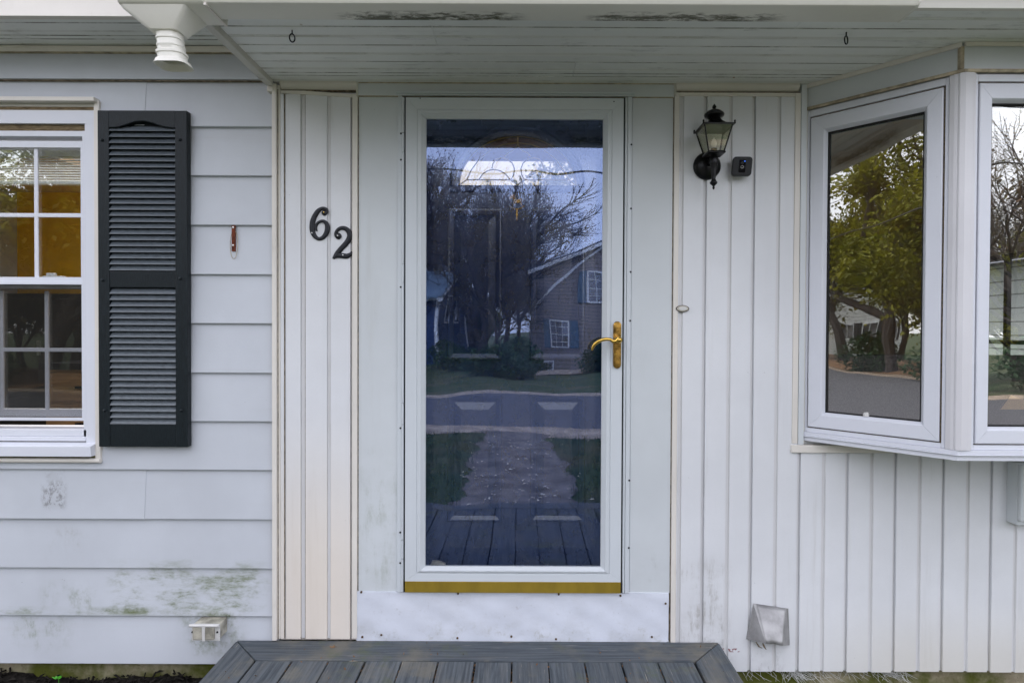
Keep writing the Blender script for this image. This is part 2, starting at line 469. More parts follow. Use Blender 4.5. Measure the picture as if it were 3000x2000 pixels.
M['glass_far'] = glass('distant_window_glass', 0.10, (0.85, 0.92, 1), 0.004, 0.0, 1.0, (0.9, 0.9, 0.9))

def screen_mat():
    n = N('insect_screen')
    n.t.nodes.remove(n.b)
    tr = n.new('ShaderNodeBsdfTransparent'); tr.inputs[0].default_value = (0.92, 0.92, 0.92, 1)
    df = n.new('ShaderNodeBsdfDiffuse'); df.inputs[0].default_value = (0.035, 0.035, 0.032, 1)
    X, Y, Z = n.xyz()
    w = n.math('MAXIMUM', n.math('SINE', n.math('MULTIPLY', X, 3500)), n.math('SINE', n.math('MULTIPLY', Z, 3500)))
    mx = n.new('ShaderNodeMixShader')
    n.L(n.rng(w, 0.55, 0.75, 0.05, 0.38), mx.inputs[0]); n.L(tr.outputs[0], mx.inputs[1]); n.L(df.outputs[0], mx.inputs[2])
    n.L(mx.outputs[0], n.out.inputs['Surface'])
    return n.m
M['screen'] = screen_mat()

def deck_mat(name, axis):
    n = N(name)
    oi = n.new('ShaderNodeObjectInfo')
    sh_ = n.new('ShaderNodeVectorMath'); sh_.operation = 'ADD'
    cx = n.new('ShaderNodeCombineXYZ'); n.L(n.math('MULTIPLY', oi.outputs['Random'], 37.0), cx.inputs[0]); n.L(n.math('MULTIPLY', oi.outputs['Random'], 11.0), cx.inputs[1])
    n.L(n.pos, sh_.inputs[0]); n.L(cx.outputs[0], sh_.inputs[1])
    def sc(v):
        m = n.new('ShaderNodeVectorMath'); m.operation = 'MULTIPLY'; n.L(sh_.outputs[0], m.inputs[0]); m.inputs[1].default_value = v
        return m.outputs[0]
    ax = (lambda a, b: (a, b, 10)) if axis == 'y' else (lambda a, b: (b, a, 10))
    g = n.noise(1.0, 6, 0.72, sc(ax(85, 3.2)))
    g2 = n.noise(1.0, 3, 0.6, sc(ax(24, 1.1)), 0.8)
    big = n.noise(4.2, 5, 0.65, sh_.outputs[0])
    c = n.mix(n.rng(g, 0.34, 0.66), (0.040, 0.050, 0.060), (0.128, 0.145, 0.160))
    c = n.mix(n.math('MULTIPLY', n.rng(g2, 0.45, 0.7), 0.5), c, (0.17, 0.17, 0.165))
    c = n.mix(n.math('MULTIPLY', oi.outputs['Random'], 0.45), c, (0.055, 0.066, 0.078))
    c = n.mix(n.math('MULTIPLY', n.rng(big, 0.47, 0.68), 0.65), c, (0.185, 0.17, 0.135))
    scr = n.noise(1.0, 3, 0.55, sc(ax(210, 7)))
    c = n.mix(n.math('MULTIPLY', n.rng(scr, 0.66, 0.72), n.rng(n.noise(5, 3, .6, sh_.outputs[0]), 0.45, 0.58)), c, (0.42, 0.38, 0.30))
    moss = n.noise(3.4, 6, 0.7)
    c = n.mix(n.math('MULTIPLY', n.rng(moss, 0.54, 0.68), 0.55), c, (0.105, 0.12, 0.04))
    n.bump(n.math('ADD', g, n.math('MULTIPLY', scr, 0.6)), 0.8, 0.003)
    return n.fin(c, n.rng(big, 0.3, 0.7, 0.55, 0.75), 0, 0.3)
M['deck_y'] = deck_mat('deck_board_paint', 'y')
M['deck_x'] = deck_mat('deck_border_paint', 'x')

def concrete_mat():
    n = N('mossy_concrete')
    a = n.noise(14, 6, 0.7); b = n.noise(3.0, 5, 0.65); f = n.noise(120, 2)
    c = n.mix(n.rng(a, 0.3, 0.7), (0.26, 0.22, 0.15), (0.44, 0.39, 0.28))
    c = n.mix(n.rng(b, 0.34, 0.56), c, (0.085, 0.095, 0.015))
    c = n.mix(n.math('MULTIPLY', n.rng(f, 0.6, 0.75), 0.5), c, (0.05, 0.04, 0.02))
    n.bump(n.math('ADD', a, f), 0.6, 0.004)
    return n.fin(c, 0.9, 0, 0.2)
M['concrete'] = concrete_mat()

def ground_mat():
    n = N('lawn_grass')
    a = n.noise(0.8, 7, 0.7); b = n.noise(30, 4, 0.7)
    c = n.mix(n.rng(b, 0.3, 0.7), (0.020, 0.042, 0.018), (0.052, 0.085, 0.035))
    c = n.mix(n.math('MULTIPLY', n.rng(a, 0.44, 0.66), 0.6), c, (0.13, 0.105, 0.06))
    n.bump(b, 0.8, 0.04)
    return n.fin(c, 0.9, 0, 0.2)
M['grass'] = ground_mat()
M['asphalt'] = simple('asphalt', (0.085, 0.085, 0.097), 0.85, 0, 0.2, 40, 0.5, 0.3)
M['sand'] = simple('sandy_verge', (0.30, 0.24, 0.19), 0.95, 0, 0.3, 4, 0.4, 0.2)
M['path'] = simple('path_surface', (0.12, 0.105, 0.098), 0.9, 0, 0.45, 3.5, 0.5, 0.3)
M['petal'] = simple('fallen_petals', (0.62, 0.56, 0.48), 0.8, 0, 0.2, 40)
M['litter'] = simple('dry_leaf_litter', (0.17, 0.09, 0.04), 0.9, 0, 0.5, 30)
M['mulch'] = simple('dark_mulch', (0.014, 0.012, 0.010), 0.95, 0, 0.6, 50, 0.6, 0.2)
M['sprout'] = simple('sprout_leaf', (0.06, 0.33, 0.02), 0.5, 0, 0.2, 40)
M['bark'] = simple('tree_bark', (0.060, 0.050, 0.045), 0.9, 0, 0.35, 14, 0.5, 0.2, (1, 1, 0.3))
M['twig'] = simple('bare_twigs', (0.050, 0.042, 0.042), 0.9, 0, 0.3, 8)
def leaf_mat(name, a, b):
    n = N(name)
    oi = n.new('ShaderNodeObjectInfo')
    f = n.noise(0.9, 3, 0.6)
    c = n.mix(n.rng(f, 0.35, 0.65), a, b)
    n.b.inputs['Transmission Weight'].default_value = 0.0
    m = n.fin(c, 0.55, 0, 0.3)
    tl = n.new('ShaderNodeBsdfTranslucent'); n.L(c, tl.inputs[0])
    mx = n.new('ShaderNodeMixShader'); mx.inputs[0].default_value = 0.4
    n.L(n.b.outputs[0], mx.inputs[1]); n.L(tl.outputs[0], mx.inputs[2]); n.L(mx.outputs[0], n.out.inputs['Surface'])
    return m
M['leaf'] = leaf_mat('spring_leaves', (0.145, 0.155, 0.012), (0.235, 0.225, 0.02))
M['leafdark'] = leaf_mat('dark_leaves', (0.018, 0.055, 0.022), (0.04, 0.09, 0.03))
M['bud'] = leaf_mat('leaf_buds', (0.13, 0.085, 0.06), (0.10, 0.10, 0.04))
def lap_mat(name, col, pitch):
    n = N(name)
    X, Y, Z = n.xyz()
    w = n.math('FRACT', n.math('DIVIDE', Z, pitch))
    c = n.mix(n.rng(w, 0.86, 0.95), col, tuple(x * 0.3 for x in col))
    n.bump(w, 1.0, 0.02)
    return n.fin(c, 0.6, 0, 0.3)
M['greylap'] = lap_mat('grey_lap_siding', (0.27, 0.235, 0.225), 0.2)
M['bluelap'] = lap_mat('blue_lap_siding', (0.035, 0.065, 0.15), 0.2)
M['whitelap'] = lap_mat('white_lap_siding', (0.72, 0.72, 0.70), 0.2)
M['tanlap'] = lap_mat('grey_garden_siding', (0.40, 0.42, 0.40), 0.25)
M['roofgrey'] = simple('roof_shingle', (0.09, 0.095, 0.11), 0.9, 0, 0.25, 12, 0.4)
M['whitetrim'] = simple('white_house_trim', (0.74, 0.74, 0.74), 0.5, 0, 0.04, 6)
M['bluegrey'] = simple('blue_grey_shutter', (0.10, 0.15, 0.20), 0.5, 0, 0.1, 10)
M['darkroom'] = simple('unlit_room', (0.02, 0.02, 0.022), 0.8)
M['wood_pole'] = simple('utility_pole_wood', (0.12, 0.09, 0.065), 0.9, 0, 0.3, 10, 0.3)
M['cable'] = simple('black_cable', (0.01, 0.01, 0.011), 0.6)
M['web'] = simple('cobweb_lint', (0.62, 0.62, 0.60), 0.9, 0, 0.1)

# ================================================================== THE SETTING: ground, road, path
def sheet(name, pts_rows, mat, kind='structure', smooth=None):
    n = len(pts_rows[0]); m = len(pts_rows)
    vs = [p for r in pts_rows for p in r]
    fs = [(j * n + i, j * n + i + 1, (j + 1) * n + i + 1, (j + 1) * n + i) for j in range(m - 1) for i in range(n - 1)]
    o = raw(name, vs, fs, mat, None, smooth)
    o['kind'] = kind
    return o
def gz(y):
    """ground height: level at the house and road, falling gently beyond the road"""
    if y > -12: return 0.0
    if y > -28: return -0.7 * (-12 - y) / 16
    return -0.7
ROAD0, ROAD1 = -6.7, -11.4
gx = list(np.linspace(-200, 200, 9))
gy = [60, 20, 8, 0, -2, -4, -6, -8, -10, -12, -16, -20, -24, -28, -40, -80, -200]
sheet('ground', [[(x, y, gz(y)) for x in gx] for y in gy], M['grass'])
sheet('road', [[(x, y, 0.012) for x in np.linspace(-150, 150, 31)] for y in (ROAD0, ROAD1)], M['asphalt'])
def verge(name, yc, w, dx, amp):
    xs = np.arange(dx, 80.1, 0.5)
    a = [(x, yc + w / 2 + amp * (math.sin(x * 1.3) + math.sin(x * 3.1 + 1)) * 0.5 + random.uniform(-.04, .04), 0.006) for x in xs]
    b = [(x, yc - w / 2 + amp * (math.sin(x * 1.7 + 2) + math.sin(x * 2.7)) * 0.25, 0.018) for x in xs]
    return sheet(name, [a, b], M['sand'])
verge('verge', ROAD0 + 0.15, 0.75, -4.6, 0.08)
verge('verge', ROAD1 - 0.25, 0.7, -80, 0.10)
prow = []
for y in np.arange(-1.7, -6.9, -0.05):
    t = (-1.7 - y) / 5.0
    w = 0.62 - 0.16 * t
    c = -0.05 + 0.02 * math.sin(y * 1.4)
    prow.append([(c - w + .06 * math.sin(y * 5.1) * math.sin(y * 1.9 + 1) + .03 * math.sin(y * 13) + random.uniform(-.02, .02), y, 0.009), (c - w * .3, y, 0.012), (c + w * .3, y, 0.012), (c + w + .07 * math.sin(y * 4.3 + 2) * math.sin(y * 2.3) + .03 * math.sin(y * 11 + 1) + random.uniform(-.02, .02), y, 0.009)])
sheet('path', prow, M['path'])

sheet('driveway', [[(x, y, 0.010) for x in (-11.5, -9.5, -7.5, -4.9)] for y in (-6.75, -4, 0, 4)], M['asphalt'])

# ================================================================== THE HOUSE
SOF = PZ(247)                    # underside of the entry soffit
LSOF = PZ(141, 0, 300)           # underside of the higher eave on the left
house = thing('house', 'white sided house front with entry door, bay window and deep eave', 'house', (0, 0, 0))

# ---- sheathing
WX0, WX1 = -2.52, PX(256)                       # window opening
WZ0, WZ1 = PZ(1288, 0, 150), PZ(366, 0, 150)
XC = PX(818)                                    # corner post
wall = MB()
WB = PZ(1938, 0, 690)
wall.box(-4.6, WX0, .012, .13, WB, 3.0).box(WX1, XC, .012, .13, WB, 3.0)
wall.box(WX0, WX1, .012, .13, WB, WZ0).box(WX0, WX1, .012, .13, WZ1, 3.0)
wall = wall.build('wall', M['siding'], house)

CB = [373.7, 516.6, 660.7, 804.8, 947.7, 1091.8, 1233.4, 1375, 1519, 1662, 1801, 1941]
CZ = [PZ(237, 0, 690)] + [PZ(p, 0, 690) for p in CB]
cas_x1, cas_z0, cas_z1 = PX(301), PZ(1352, 0, 150), PZ(294, 0, 150)
cas_x0 = WX0 - 0.09
def clap(x0, x1, k, zmin=None, zmax=None, off=0.0):
    zb, zt = CZ[k + 1], CZ[k]
    H = zt - zb
    yf = lambda z: -.011 + .014 * (z - zb) / H + off
    lo = zb if zmin is None else max(zb, zmin)
    hi = (zt + .012) if zmax is None else min(zt + .012, zmax)
    poly = [(.010, lo), (yf(lo) + .0018, lo), (yf(lo), lo + .0025), (yf(lo + (hi - lo) * .5) - .0006, lo + (hi - lo) * .5), (yf(hi), hi), (.010, hi)]
    MB().prism(poly, 'x', x0, x1).build('clapboard', M['siding'], wall)
XL, XR = -4.6, PX(806)
for k in range(12):
    zb, zt = CZ[k + 1], CZ[k]
    if zb > cas_z1 or zt < cas_z0:
        spans = [(XL, XR, None, None)]
    else:
        spans = [(XL, cas_x0, None, None), (cas_x1 - .012, XR, None, None)]
        if zt > cas_z1: spans.append((cas_x0, cas_x1 - .012, cas_z1 - .012, None))
        if zb < cas_z0: spans.append((cas_x0, cas_x1 - .012, None, cas_z0 + .012))
    for (a, b, lo, hi) in spans:
        j = {0: PX(431), 8: PX(427)}.get(k)
        if j and a < j < b:
            clap(a, j, k, lo, hi, -.0022); clap(j - .02, b, k, lo, hi)
        else:
            clap(a, b, k, lo, hi)

# ---- corner post, frieze, high eave on the left
MB().box(PX(804), PX(817), -.026, .012, PZ(1866, 0, 810), SOF - .012).box(PX(817), PX(824), -.012, .012, PZ(1866, 0, 810), SOF - .012).build('corner_post', M['trim'], house, bevel=.002)
fz0, fz1 = PZ(236, 0, 400), PZ(156, 0, 400)
MB().prism([(.012, fz0 - .004), (-.014, fz0), (-.013, fz0 + .006), (-.006, fz1), (.012, fz1)], 'x', XL, XR).build('frieze_board', M['siding'], house)
MB().prism([(.0, fz1 - .004), (-.022, fz1 - .004), (-.026, fz1 + .006), (-.026, LSOF - .002), (.0, LSOF - .002)], 'x', XL, PX(690)).build('frieze_moulding', M['trim'], house, bevel=.002)
lsof = MB().box(XL, -.99, -.235, .012, LSOF + .014, LSOF + .03).build('eave_soffit', M['soffit'], house)
for (a, b) in ((-.235, -.104), (-.100, -.022)):
    MB().box(XL, -.99, a, b, LSOF, LSOF + .014).build('soffit_board', M['soffit'], lsof, bevel=.002)
MB().prism([(-.236, LSOF - .008), (-.262, LSOF - .008), (-.258, LSOF + .02), (-.248, LSOF + .10), (-.236, LSOF + .16)], 'x', XL, -1.0).build('fascia_board', M['trim'], house, bevel=.002)
MB().box(XL, -1.0, -.275, -.235, LSOF + .13, LSOF + .155).build('drip_edge', M['trim'], house, bevel=.002)

# ---- entry soffit: beaded boards
SX0, SX1 = PX(806), 4.6
SY = -.587
sof = MB().box(SX0, SX1, SY, .012, SOF + .016, SOF + .034).build('soffit', M['soffit'], house)
joints = [0.012, -.074, -.199, -.328, -.456, SY]
for k in range(5):
    ya, yb = joints[k] - .0018, joints[k + 1] + .0018
    ym = (ya + yb) / 2
    pts = [(ya, SOF + .016), (ya, SOF + .003), (ya - .003, SOF), (ym + .0085, SOF), (ym + .006, SOF + .005), (ym + .0035, SOF + .0005), (ym - .0035, SOF + .0005), (ym - .006, SOF + .005), (ym - .0085, SOF), (yb + .003, SOF), (yb, SOF + .003), (yb, SOF + .016)]
    cut = [PX(2210, ym, 120), .2, 1.35, -.3, .9][k]
    for a, b in ((SX0, cut - .0008), (cut + .0008, SX1)):
        MB().prism(pts, 'x', a, b).build('soffit_board', M['soffit'], sof)
MB().box(SX0 - .024, SX0 + .006, -.60, -.03, SOF - .022, SOF + .02).build('soffit_edge_trim', M['peeledge'], house, bevel=.003)
MB().box(SX0 - .02, SX0 - .001, -.60, .012, SOF + .02, LSOF + .3).build('eave_return', M['trim'], house)
MB().box(SX0 - .022, SX0 + .004, -.028, .0, SOF - .045, SOF - .012).build('trim_end_block', M['trim'], house, bevel=.004)
MB().box(SX0 - .02, SX1, -.607, -.589, SOF - .012, SOF + .20).build('fascia_board', M['gutter'], house, bevel=.002)

# ---- moulding right under the soffit, header over the door
MB().box(PX(1050), PX(1968), -.012, .012, PZ(287), SOF).build('door_header', M['casing'], house, bevel=.0015)
def crown(x0, x1):
    z1 = SOF - .001
    MB().prism([(.012, z1), (-.022, z1), (-.022, z1 - .010), (-.012, z1 - .020), (-.004, z1 - .026), (.012, z1 - .028)], 'x', x0, x1).build('cove_moulding', M['trim'], house)
crown(PX(826), PX(1047)); crown(PX(1972), PX(2330))
MB().box(PX(1046), PX(1051), -.018, .012, PZ(288), SOF).build('header_end', M['peel'], house)
MB().box(PX(1967), PX(1973), -.018, .012, PZ(284), SOF).build('header_end', M['peel'], house)

# ---- upright double-board siding
BT = PZ(283)
bw_l = MB().box(PX(817), PX(1050), .012, .13, .3, SOF).build('board_wall', M['board'], house)
BAYX0, BAYX1 = 1.19, 3.05
BB = PZ(1963, 0, 2500)
bw_r = MB().box(PX(1962), BAYX0, .012, .13, BB + .006, SOF).box(BAYX0, BAYX1, .012, .13, BB + .006, 1.16).box(BAYX0, BAYX1, .012, .13, 2.50, SOF).box(BAYX1, 4.6, .012, .13, BB + .006, SOF).build('board_wall', M['board'], house)
PIT = .1972
def grime(o, dy=0.0):
    me = o.data
    me.materials.append(M['groove'])
    for p in me.polygons:
        if p.normal.y < -.3 and p.center.y > -.0065 + dy: p.material_index = 1
def board(x, z0, z1, parent, a=0.0, b=1.0, dy=0.0):
    base = [(0, .010), (0, .003), (.0016, .003), (.0024, -.009), (.0885, -.009), (.0915, -.0025), (.1010, -.0025), (.1045, -.009), (.1845, -.009), (.1858, .001), (PIT - .0006, .001), (PIT - .0006, .010)]
    x0, x1 = x + PIT * a, x + PIT * b
    poly = []
    top = [(x + px_, py_ + dy) for px_, py_ in base[1:-1]]
    poly = [(min(max(px_, x0), x1), py_) for px_, py_ in top]
    poly = [(x0, .011)] + poly + [(x1, .011)]
    o = MB().prism(poly, 'z', z0, z1).build('siding_board', M['board'], parent)
    grime(o, dy)
# right of the door
xg = PX(2064)
BB = PZ(1963, 0, 2500)
for k in range(-1, 13):
    x = xg + k * PIT
    if x > 4.4: break
    a = max(0, (PX(1984) - x) / PIT)
    if x + PIT < PX(2336) + .02:
        board(x, BB + random.uniform(-.003, .003), BT, bw_r, a)
    elif x < BAYX1 + .05:
        if x < PX(2330):
            board(x, 1.12, BT, bw_r, 0, (PX(2330) - x) / PIT)
        board(x, BB + random.uniform(-.003, .003), 1.12, bw_r)
    else:
        board(x, BB, BT, bw_r)
# narrow strip left of the door: hand-fitted pieces
def strip(x0, x1, yf, z1, parent=bw_l, chan=None):
    MB().prism([(x0, .011), (x0, yf + .0015), (x0 + .0015, yf), (x1 - .0015, yf), (x1, yf + .0015), (x1, .011)], 'z', PZ(1867, 0, 940), z1).build('siding_board', M['board'] if yf < -.005 else M['groove'], parent)
zt = PZ(278, 0, 900)
for a, b, y in ((824, 834, -.009), (834, 839, -.001), (839.5, 883, -.009), (883, 895.5, -.002), (897, 960, -.009), (960, 970, -.003), (970.5, 1028, -.009), (1028, 1034, 0.0)):
    strip(PX(a), PX(b), y, zt)
MB().box(PX(1034), PX(1049), -.014, .012, PZ(1867), PZ(284)).build('edge_trim', M['trim'], house, bevel=.0015)
MB().prism([(PX(826), PZ(276, 0, 826)), (PX(1047), PZ(290, 0, 1047)), (PX(1047), PZ(281, 0, 1047)), (PX(895), PZ(270, 0, 895)), (PX(826), PZ(269, 0, 826))], 'y', -.013, .012).build('sagging_trim', M['trim'], house)
MB().box(PX(1969), PX(1983), -.014, .012, .3, BT + .014).box(PX(2319), PX(2335), -.014, .012, 1.13, BT + .014).box(PX(1983), PX(2319), -.014, .012, BT, BT + .014).build('edge_trim', M['trim'], house, bevel=.0015)

# ---- old caulk lines where trims meet
def joint(x0, x1, z0_, z1_, y, m='caulk'):
    MB().box(x0, x1, y, .0125, z0_, z1_).build('caulk_joint', M[m], house)
e = .0032
joint(PX(803.5) - e, PX(803.5), PZ(1866, 0, 810), SOF - .03, -.012)
joint(PX(817), PX(817) + e, PZ(1866, 0, 810), SOF - .03, -.0135, 'grime')
joint(PX(834), PX(834) + e * .8, PZ(1866, 0, 810), zt, -.006, 'grime')
joint(PX(895.5), PX(897), PZ(1866, 0, 810), zt, -.0065, 'grime')
joint(PX(1032), PX(1034), PZ(1866), PZ(284), -.007, 'grime')
joint(PX(1049.2), PX(1051.8), PZ(1874), PZ(284), -.0045, 'grime')
joint(PX(1966.2), PX(1968.8), PZ(1874), PZ(284), -.0045, 'grime')
joint(PX(1983), PX(1983) + e, .3, BT, -.0075, 'caulk')
joint(PX(2317), PX(2319), 1.14, BT, -.0085, 'grime')
joint(PX(2335), PX(2336.2), 1.13, BT + .01, -.010, 'grime')
joint(PX(1052), PX(1966), PZ(287.6), PZ(285.6), -.0124, 'caulk')
joint(PX(1052), PX(1966), SOF - .004, SOF - .0005, -.015, 'caulk')
joint(PX(1973), PX(2333), BT + .0142, BT + .0175, -.012, 'grime')
joint(PX(826), PX(1046), SOF - .033, SOF - .0285, -.004, 'grime')
joint(XL, XR, fz0 - .0062, fz0 - .0042, -.0125, 'grime')
joint(XL, PX(700), fz1 - .0070, fz1 - .0042, -.0200, 'caulk')
# ---- door surround
Zs0, Zs1 = PZ(1874), PZ(1731)
MB().box(PX(1052), PX(1170), -.006, .13, Zs1, PZ(287.5)).build('door_casing', M['casing'], house, bevel=.001)
MB().box(PX(1848), PX(1966), -.006, .13, Zs1 - .002, PZ(287.5)).build('door_casing', M['casing'], house, bevel=.001)
sill = MB()
nx, nz = 60, 14
rows = []
for j in range(nz + 1):
    z = Zs0 + (Zs1 - Zs0) * j / nz
    rows.append([(PX(1047) + (PX(1963) - PX(1047)) * i / nx, -.010 + (.0022 * math.sin(i * .55 + j * .3) * math.sin(j * .5 + i * .13) if 0 < j < nz else 0) - (.003 * math.exp(-((i - 8) / 3) ** 2) * math.exp(-((j - 4) / 4) ** 2)), z) for i in range(nx + 1)])
vs = [p for r in rows for p in r]
n1 = nx + 1
fs = [(j * n1 + i, j * n1 + i + 1, (j + 1) * n1 + i + 1, (j + 1) * n1 + i) for j in range(nz) for i in range(nx)]
b0 = len(vs)
vs += [(p[0], .10, p[2]) for p in (rows[0][0], rows[0][-1], rows[-1][-1], rows[-1][0])]
fs += [tuple(range(0, n1))[::-1] + (b0, b0 + 1), tuple(nz * n1 + i for i in range(n1)) + (b0 + 2, b0 + 3), tuple(j * n1 for j in range(nz + 1)) + (b0 + 3, b0), tuple((j * n1 + nx) for j in range(nz, -1, -1)) + (b0 + 1, b0 + 2)]
sillp = MB().add(vs, fs).build('sill_panel', M['sill'], house, smooth=40)
for px, py in ((1058, 1734), (1342, 1738), (1637, 1740), (1818, 1744), (1950, 1767), (1061, 1865), (1117, 1859), (1340, 1868), (1498, 1864), (1629, 1871), (1910, 1865)):
    p = onY(px, py, -.012)
    MB().lathe([(0, -.003), (.003, -.003), (.0045, 0), (.0045, .004)], p, 'y', 10).build('screw', M['rustscrew'], sillp)
MB().box(PX(1172), PX(1838), -.012, .10, PZ(1731), PZ(1726.5)).build('threshold', M['gap'], house)  # coloured black to stand in for the shade line under the sweep

# ---- storm door
def frame4(tfm, x0, x1, z0, z1, prof, sc, mat, parent, names=('stile', 'stile', 'rail', 'rail'), gap=.0003, smooth=None):
    l, r, t, b = sc
    out = []
    P = lambda x, y, z: (x, y, z)
    sides = {
        0: [[P(x0 + d * l, y, z0 + d * b + gap) for d, y in prof], [P(x0 + d * l, y, z1 - d * t - gap) for d, y in prof]],
        1: [[P(x1 - d * r, y, z0 + d * b + gap) for d, y in prof], [P(x1 - d * r, y, z1 - d * t - gap) for d, y in prof]],
        2: [[P(x0 + d * l + gap, y, z1 - d * t) for d, y in prof], [P(x1 - d * r - gap, y, z1 - d * t) for d, y in prof]],
        3: [[P(x0 + d * l + gap, y, z0 + d * b) for d, y in prof], [P(x1 - d * r - gap, y, z0 + d * b) for d, y in prof]],
    }
    for k in range(4):
        mb = MB(tfm); mb.loft(sides[k])
        out.append(mb.build(names[k], mat, parent, smooth=smooth))
    return out
DL, DR = PX(1191.5), PX(1819.5)
DT, DB = PZ(295), PZ(1694)
GL, GR = PX(1249.5), PX(1761.5)
GT, GB = PZ(354), PZ(1653)
storm = MB().box(PX(1167), PX(1179), -.016, -.004, PZ(1730), PZ(287)).box(PX(1833), PX(1845), -.016, -.004, PZ(1730), PZ(287)).box(PX(1168), PX(1850), -.022, -.004, PZ(287), PZ(280)).build('storm_door', M['storm'], house, bevel=.001)
MB().box(PX(1165), PX(1852), -.034, -.004, PZ(283), PZ(277.5)).build('drip_cap', M['storm'], storm, bevel=.002)
zz = [PZ(p) for p in (292, 395, 452, 775, 830, 1180, 1242, 1578, 1632, 1728)]
for a, b in zip(zz[:-1], zz[1:]):
    MB().tube([(PX(1182.8), -.018, a - .0016), (PX(1182.8), -.018, b + .0016)], .0050, 12).build('hinge', M['storm'], storm, smooth=40)
MB().box(PX(1819), PX(1826), -.006, -.002, PZ(1728), PZ(288)).box(PX(1185), PX(1192), -.006, -.002, PZ(1728), PZ(288)).box(PX(1183), PX(1834), -.0055, -.0015, PZ(297), PZ(286)).build('gap_shade_strip', M['gap'], storm)  # black strips standing in for the shade in the gaps around the leaf
MB().tube([(PX(1828.5), -.014, PZ(1728)), (PX(1828.5), -.014, PZ(290))], .0050, 10).build('closer_channel', M['storm'], storm, smooth=40)
lw, rw, tw, bw = GL - DL, DR - GR, DT - GT, GB - DB
prof = [(0, -.006), (0, -.026), (.004, -.030), (.56, -.030), (.585, -.0275), (.60, -.030), (.70, -.0335), (.78, -.0335), (.83, -.029), (.865, -.027), (.93, -.022), (1.0, -.017), (1.0, -.006)]
frame4(None, DL, DR, DB, DT, prof, (lw, rw, tw, bw), M['storm'], storm, ('stile', 'stile', 'top_rail', 'bottom_rail'), smooth=35)
MB().box(DL + .0005, DR - .0005, -.031, -.010, PZ(1726), DB).build('sweep', M['gold'], storm, bevel=.001)
MB().box(GL - .002, GR + .002, -.0155, -.0125, GB - .002, GT + .002).build('glass_pane', M['glass_storm'], storm)
MB().prism([(PX(1263), GB), (PX(1308), GB), (PX(1306), GB + .006), (PX(1290), GB + .014), (PX(1268), GB + .017)], 'y', -.012, .006).build('sill_clip', M['oldplastic'], storm, bevel=.002)
for px, ys in ((1176, (397, 473, 843, 1253, 1556, 1645)), (1844, (426, 612, 796, 938, 1402, 1598))):
    for py in ys:
        MB().lathe([(0, -.0025), (.0036, -.002), (.0042, 0)], (PX(px), -.0165, PZ(py)), 'y', 10).build('screw', M['screw'], storm)
for px, py in ((1233, 298), (1791, 305)):
    MB().lathe([(0, -.002), (.0022, -.002), (.0026, 0)], (PX(px), -.030, PZ(py)), 'y', 8).build('screw', M['screw'], storm)
# lever handle
hx, hz0, hz1 = PX(1804), PZ(1076), PZ(940)
hw = PX(1815.5) - PX(1804)
def pill(xc, z0, z1, w, n=10):
    a = [(xc + w * math.cos(t), z1 - w + w * math.sin(t)) for t in np.linspace(0, math.pi, n)]
    return a + [(xc - w * math.cos(t), z0 + w - w * math.sin(t)) for t in np.linspace(0, math.pi, n)]
plate = MB().prism(pill(hx, hz0, hz1, hw), 'y', -.040, -.029).build('handle_plate', M['brass_old'], storm, bevel=.004, seg=3, smooth=40)
MB().prism(pill(hx, hz0 + .008, hz1 - .008, hw * .62), 'y', -.0415, -.039).build('plate_inset', M['brass_old'], storm, bevel=.001)
hp = onY(1810, 995, -.05)
MB().lathe([(0, -.052), (.008, -.050), (.0135, -.042), (.015, -.034), (.014, -.026), (.011, -.02), (.009, -.006), (.009, 0)], (hp.x, -.036, hp.z), 'y', 20).build('handle_knuckle', M['brass'], storm, smooth=50)
lp = [(1812, 990), (1803, 999), (1796, 1000), (1788, 994), (1776, 993), (1764, 995), (1752, 1000), (1742, 1008), (1737, 1016), (1734, 1026)]
pts = [onY(a, b, -.078 - .004 * math.sin(i / 9 * math.pi)) for i, (a, b) in enumerate(lp)]
MB().tube(pts, [.009, .0078, .007, .0066, .0072, .0076, .0076, .0072, .0062, .0036], 14).build('lever', M['brass'], storm, smooth=60)
kp = onY(1804, 1037, -.044)
MB().lathe([(0, -.003), (.0048, -.003), (.0058, 0), (.0058, .004)], kp, 'y', 16).box(kp.x - .0006, kp.x + .0006, kp.y - .0036, kp.y, kp.z - .0025, kp.z + .0035).build('key_cylinder', M['brass'], storm)

# ---- dark inner door with fanlight
YD = .092
fd = lambda px, py: onY(px, py, YD)
dx0, dx1 = DL - .012, DR + .012
dz0, dz1 = Zs1 + .004, PZ(284) + .02
fcx = fd(1516, 545).x; fzb = fd(1516, 545).z
fa = fd(1690, 545).x - fcx; fb = fd(1516, 397).z - fzb
arc = [(fcx - fa * math.cos(t), fzb + fb * math.sin(t)) for t in np.linspace(0, math.pi, 41)]
fdoor = MB().box(dx0, dx1, YD, YD + .042, dz0, fzb).prism([(dx0, fzb + .0004)] + [(x, z + .0004) for x, z in arc] + [(dx1, fzb + .0004), (dx1, dz1), (dx0, dz1)], 'y', YD, YD + .042).build('front_door', M['door'], house)
MB().box(PX(1170), DL - .012, -.004, .14, dz0, dz1).box(DR + .012, PX(1848), -.004, .14, dz0, dz1).build('door_jamb', M['casing'], house)
MB().box(DL - .012, DR + .012, 0, .14, PZ(290), dz1 + .03).build('door_head_jamb', M['casing'], house)
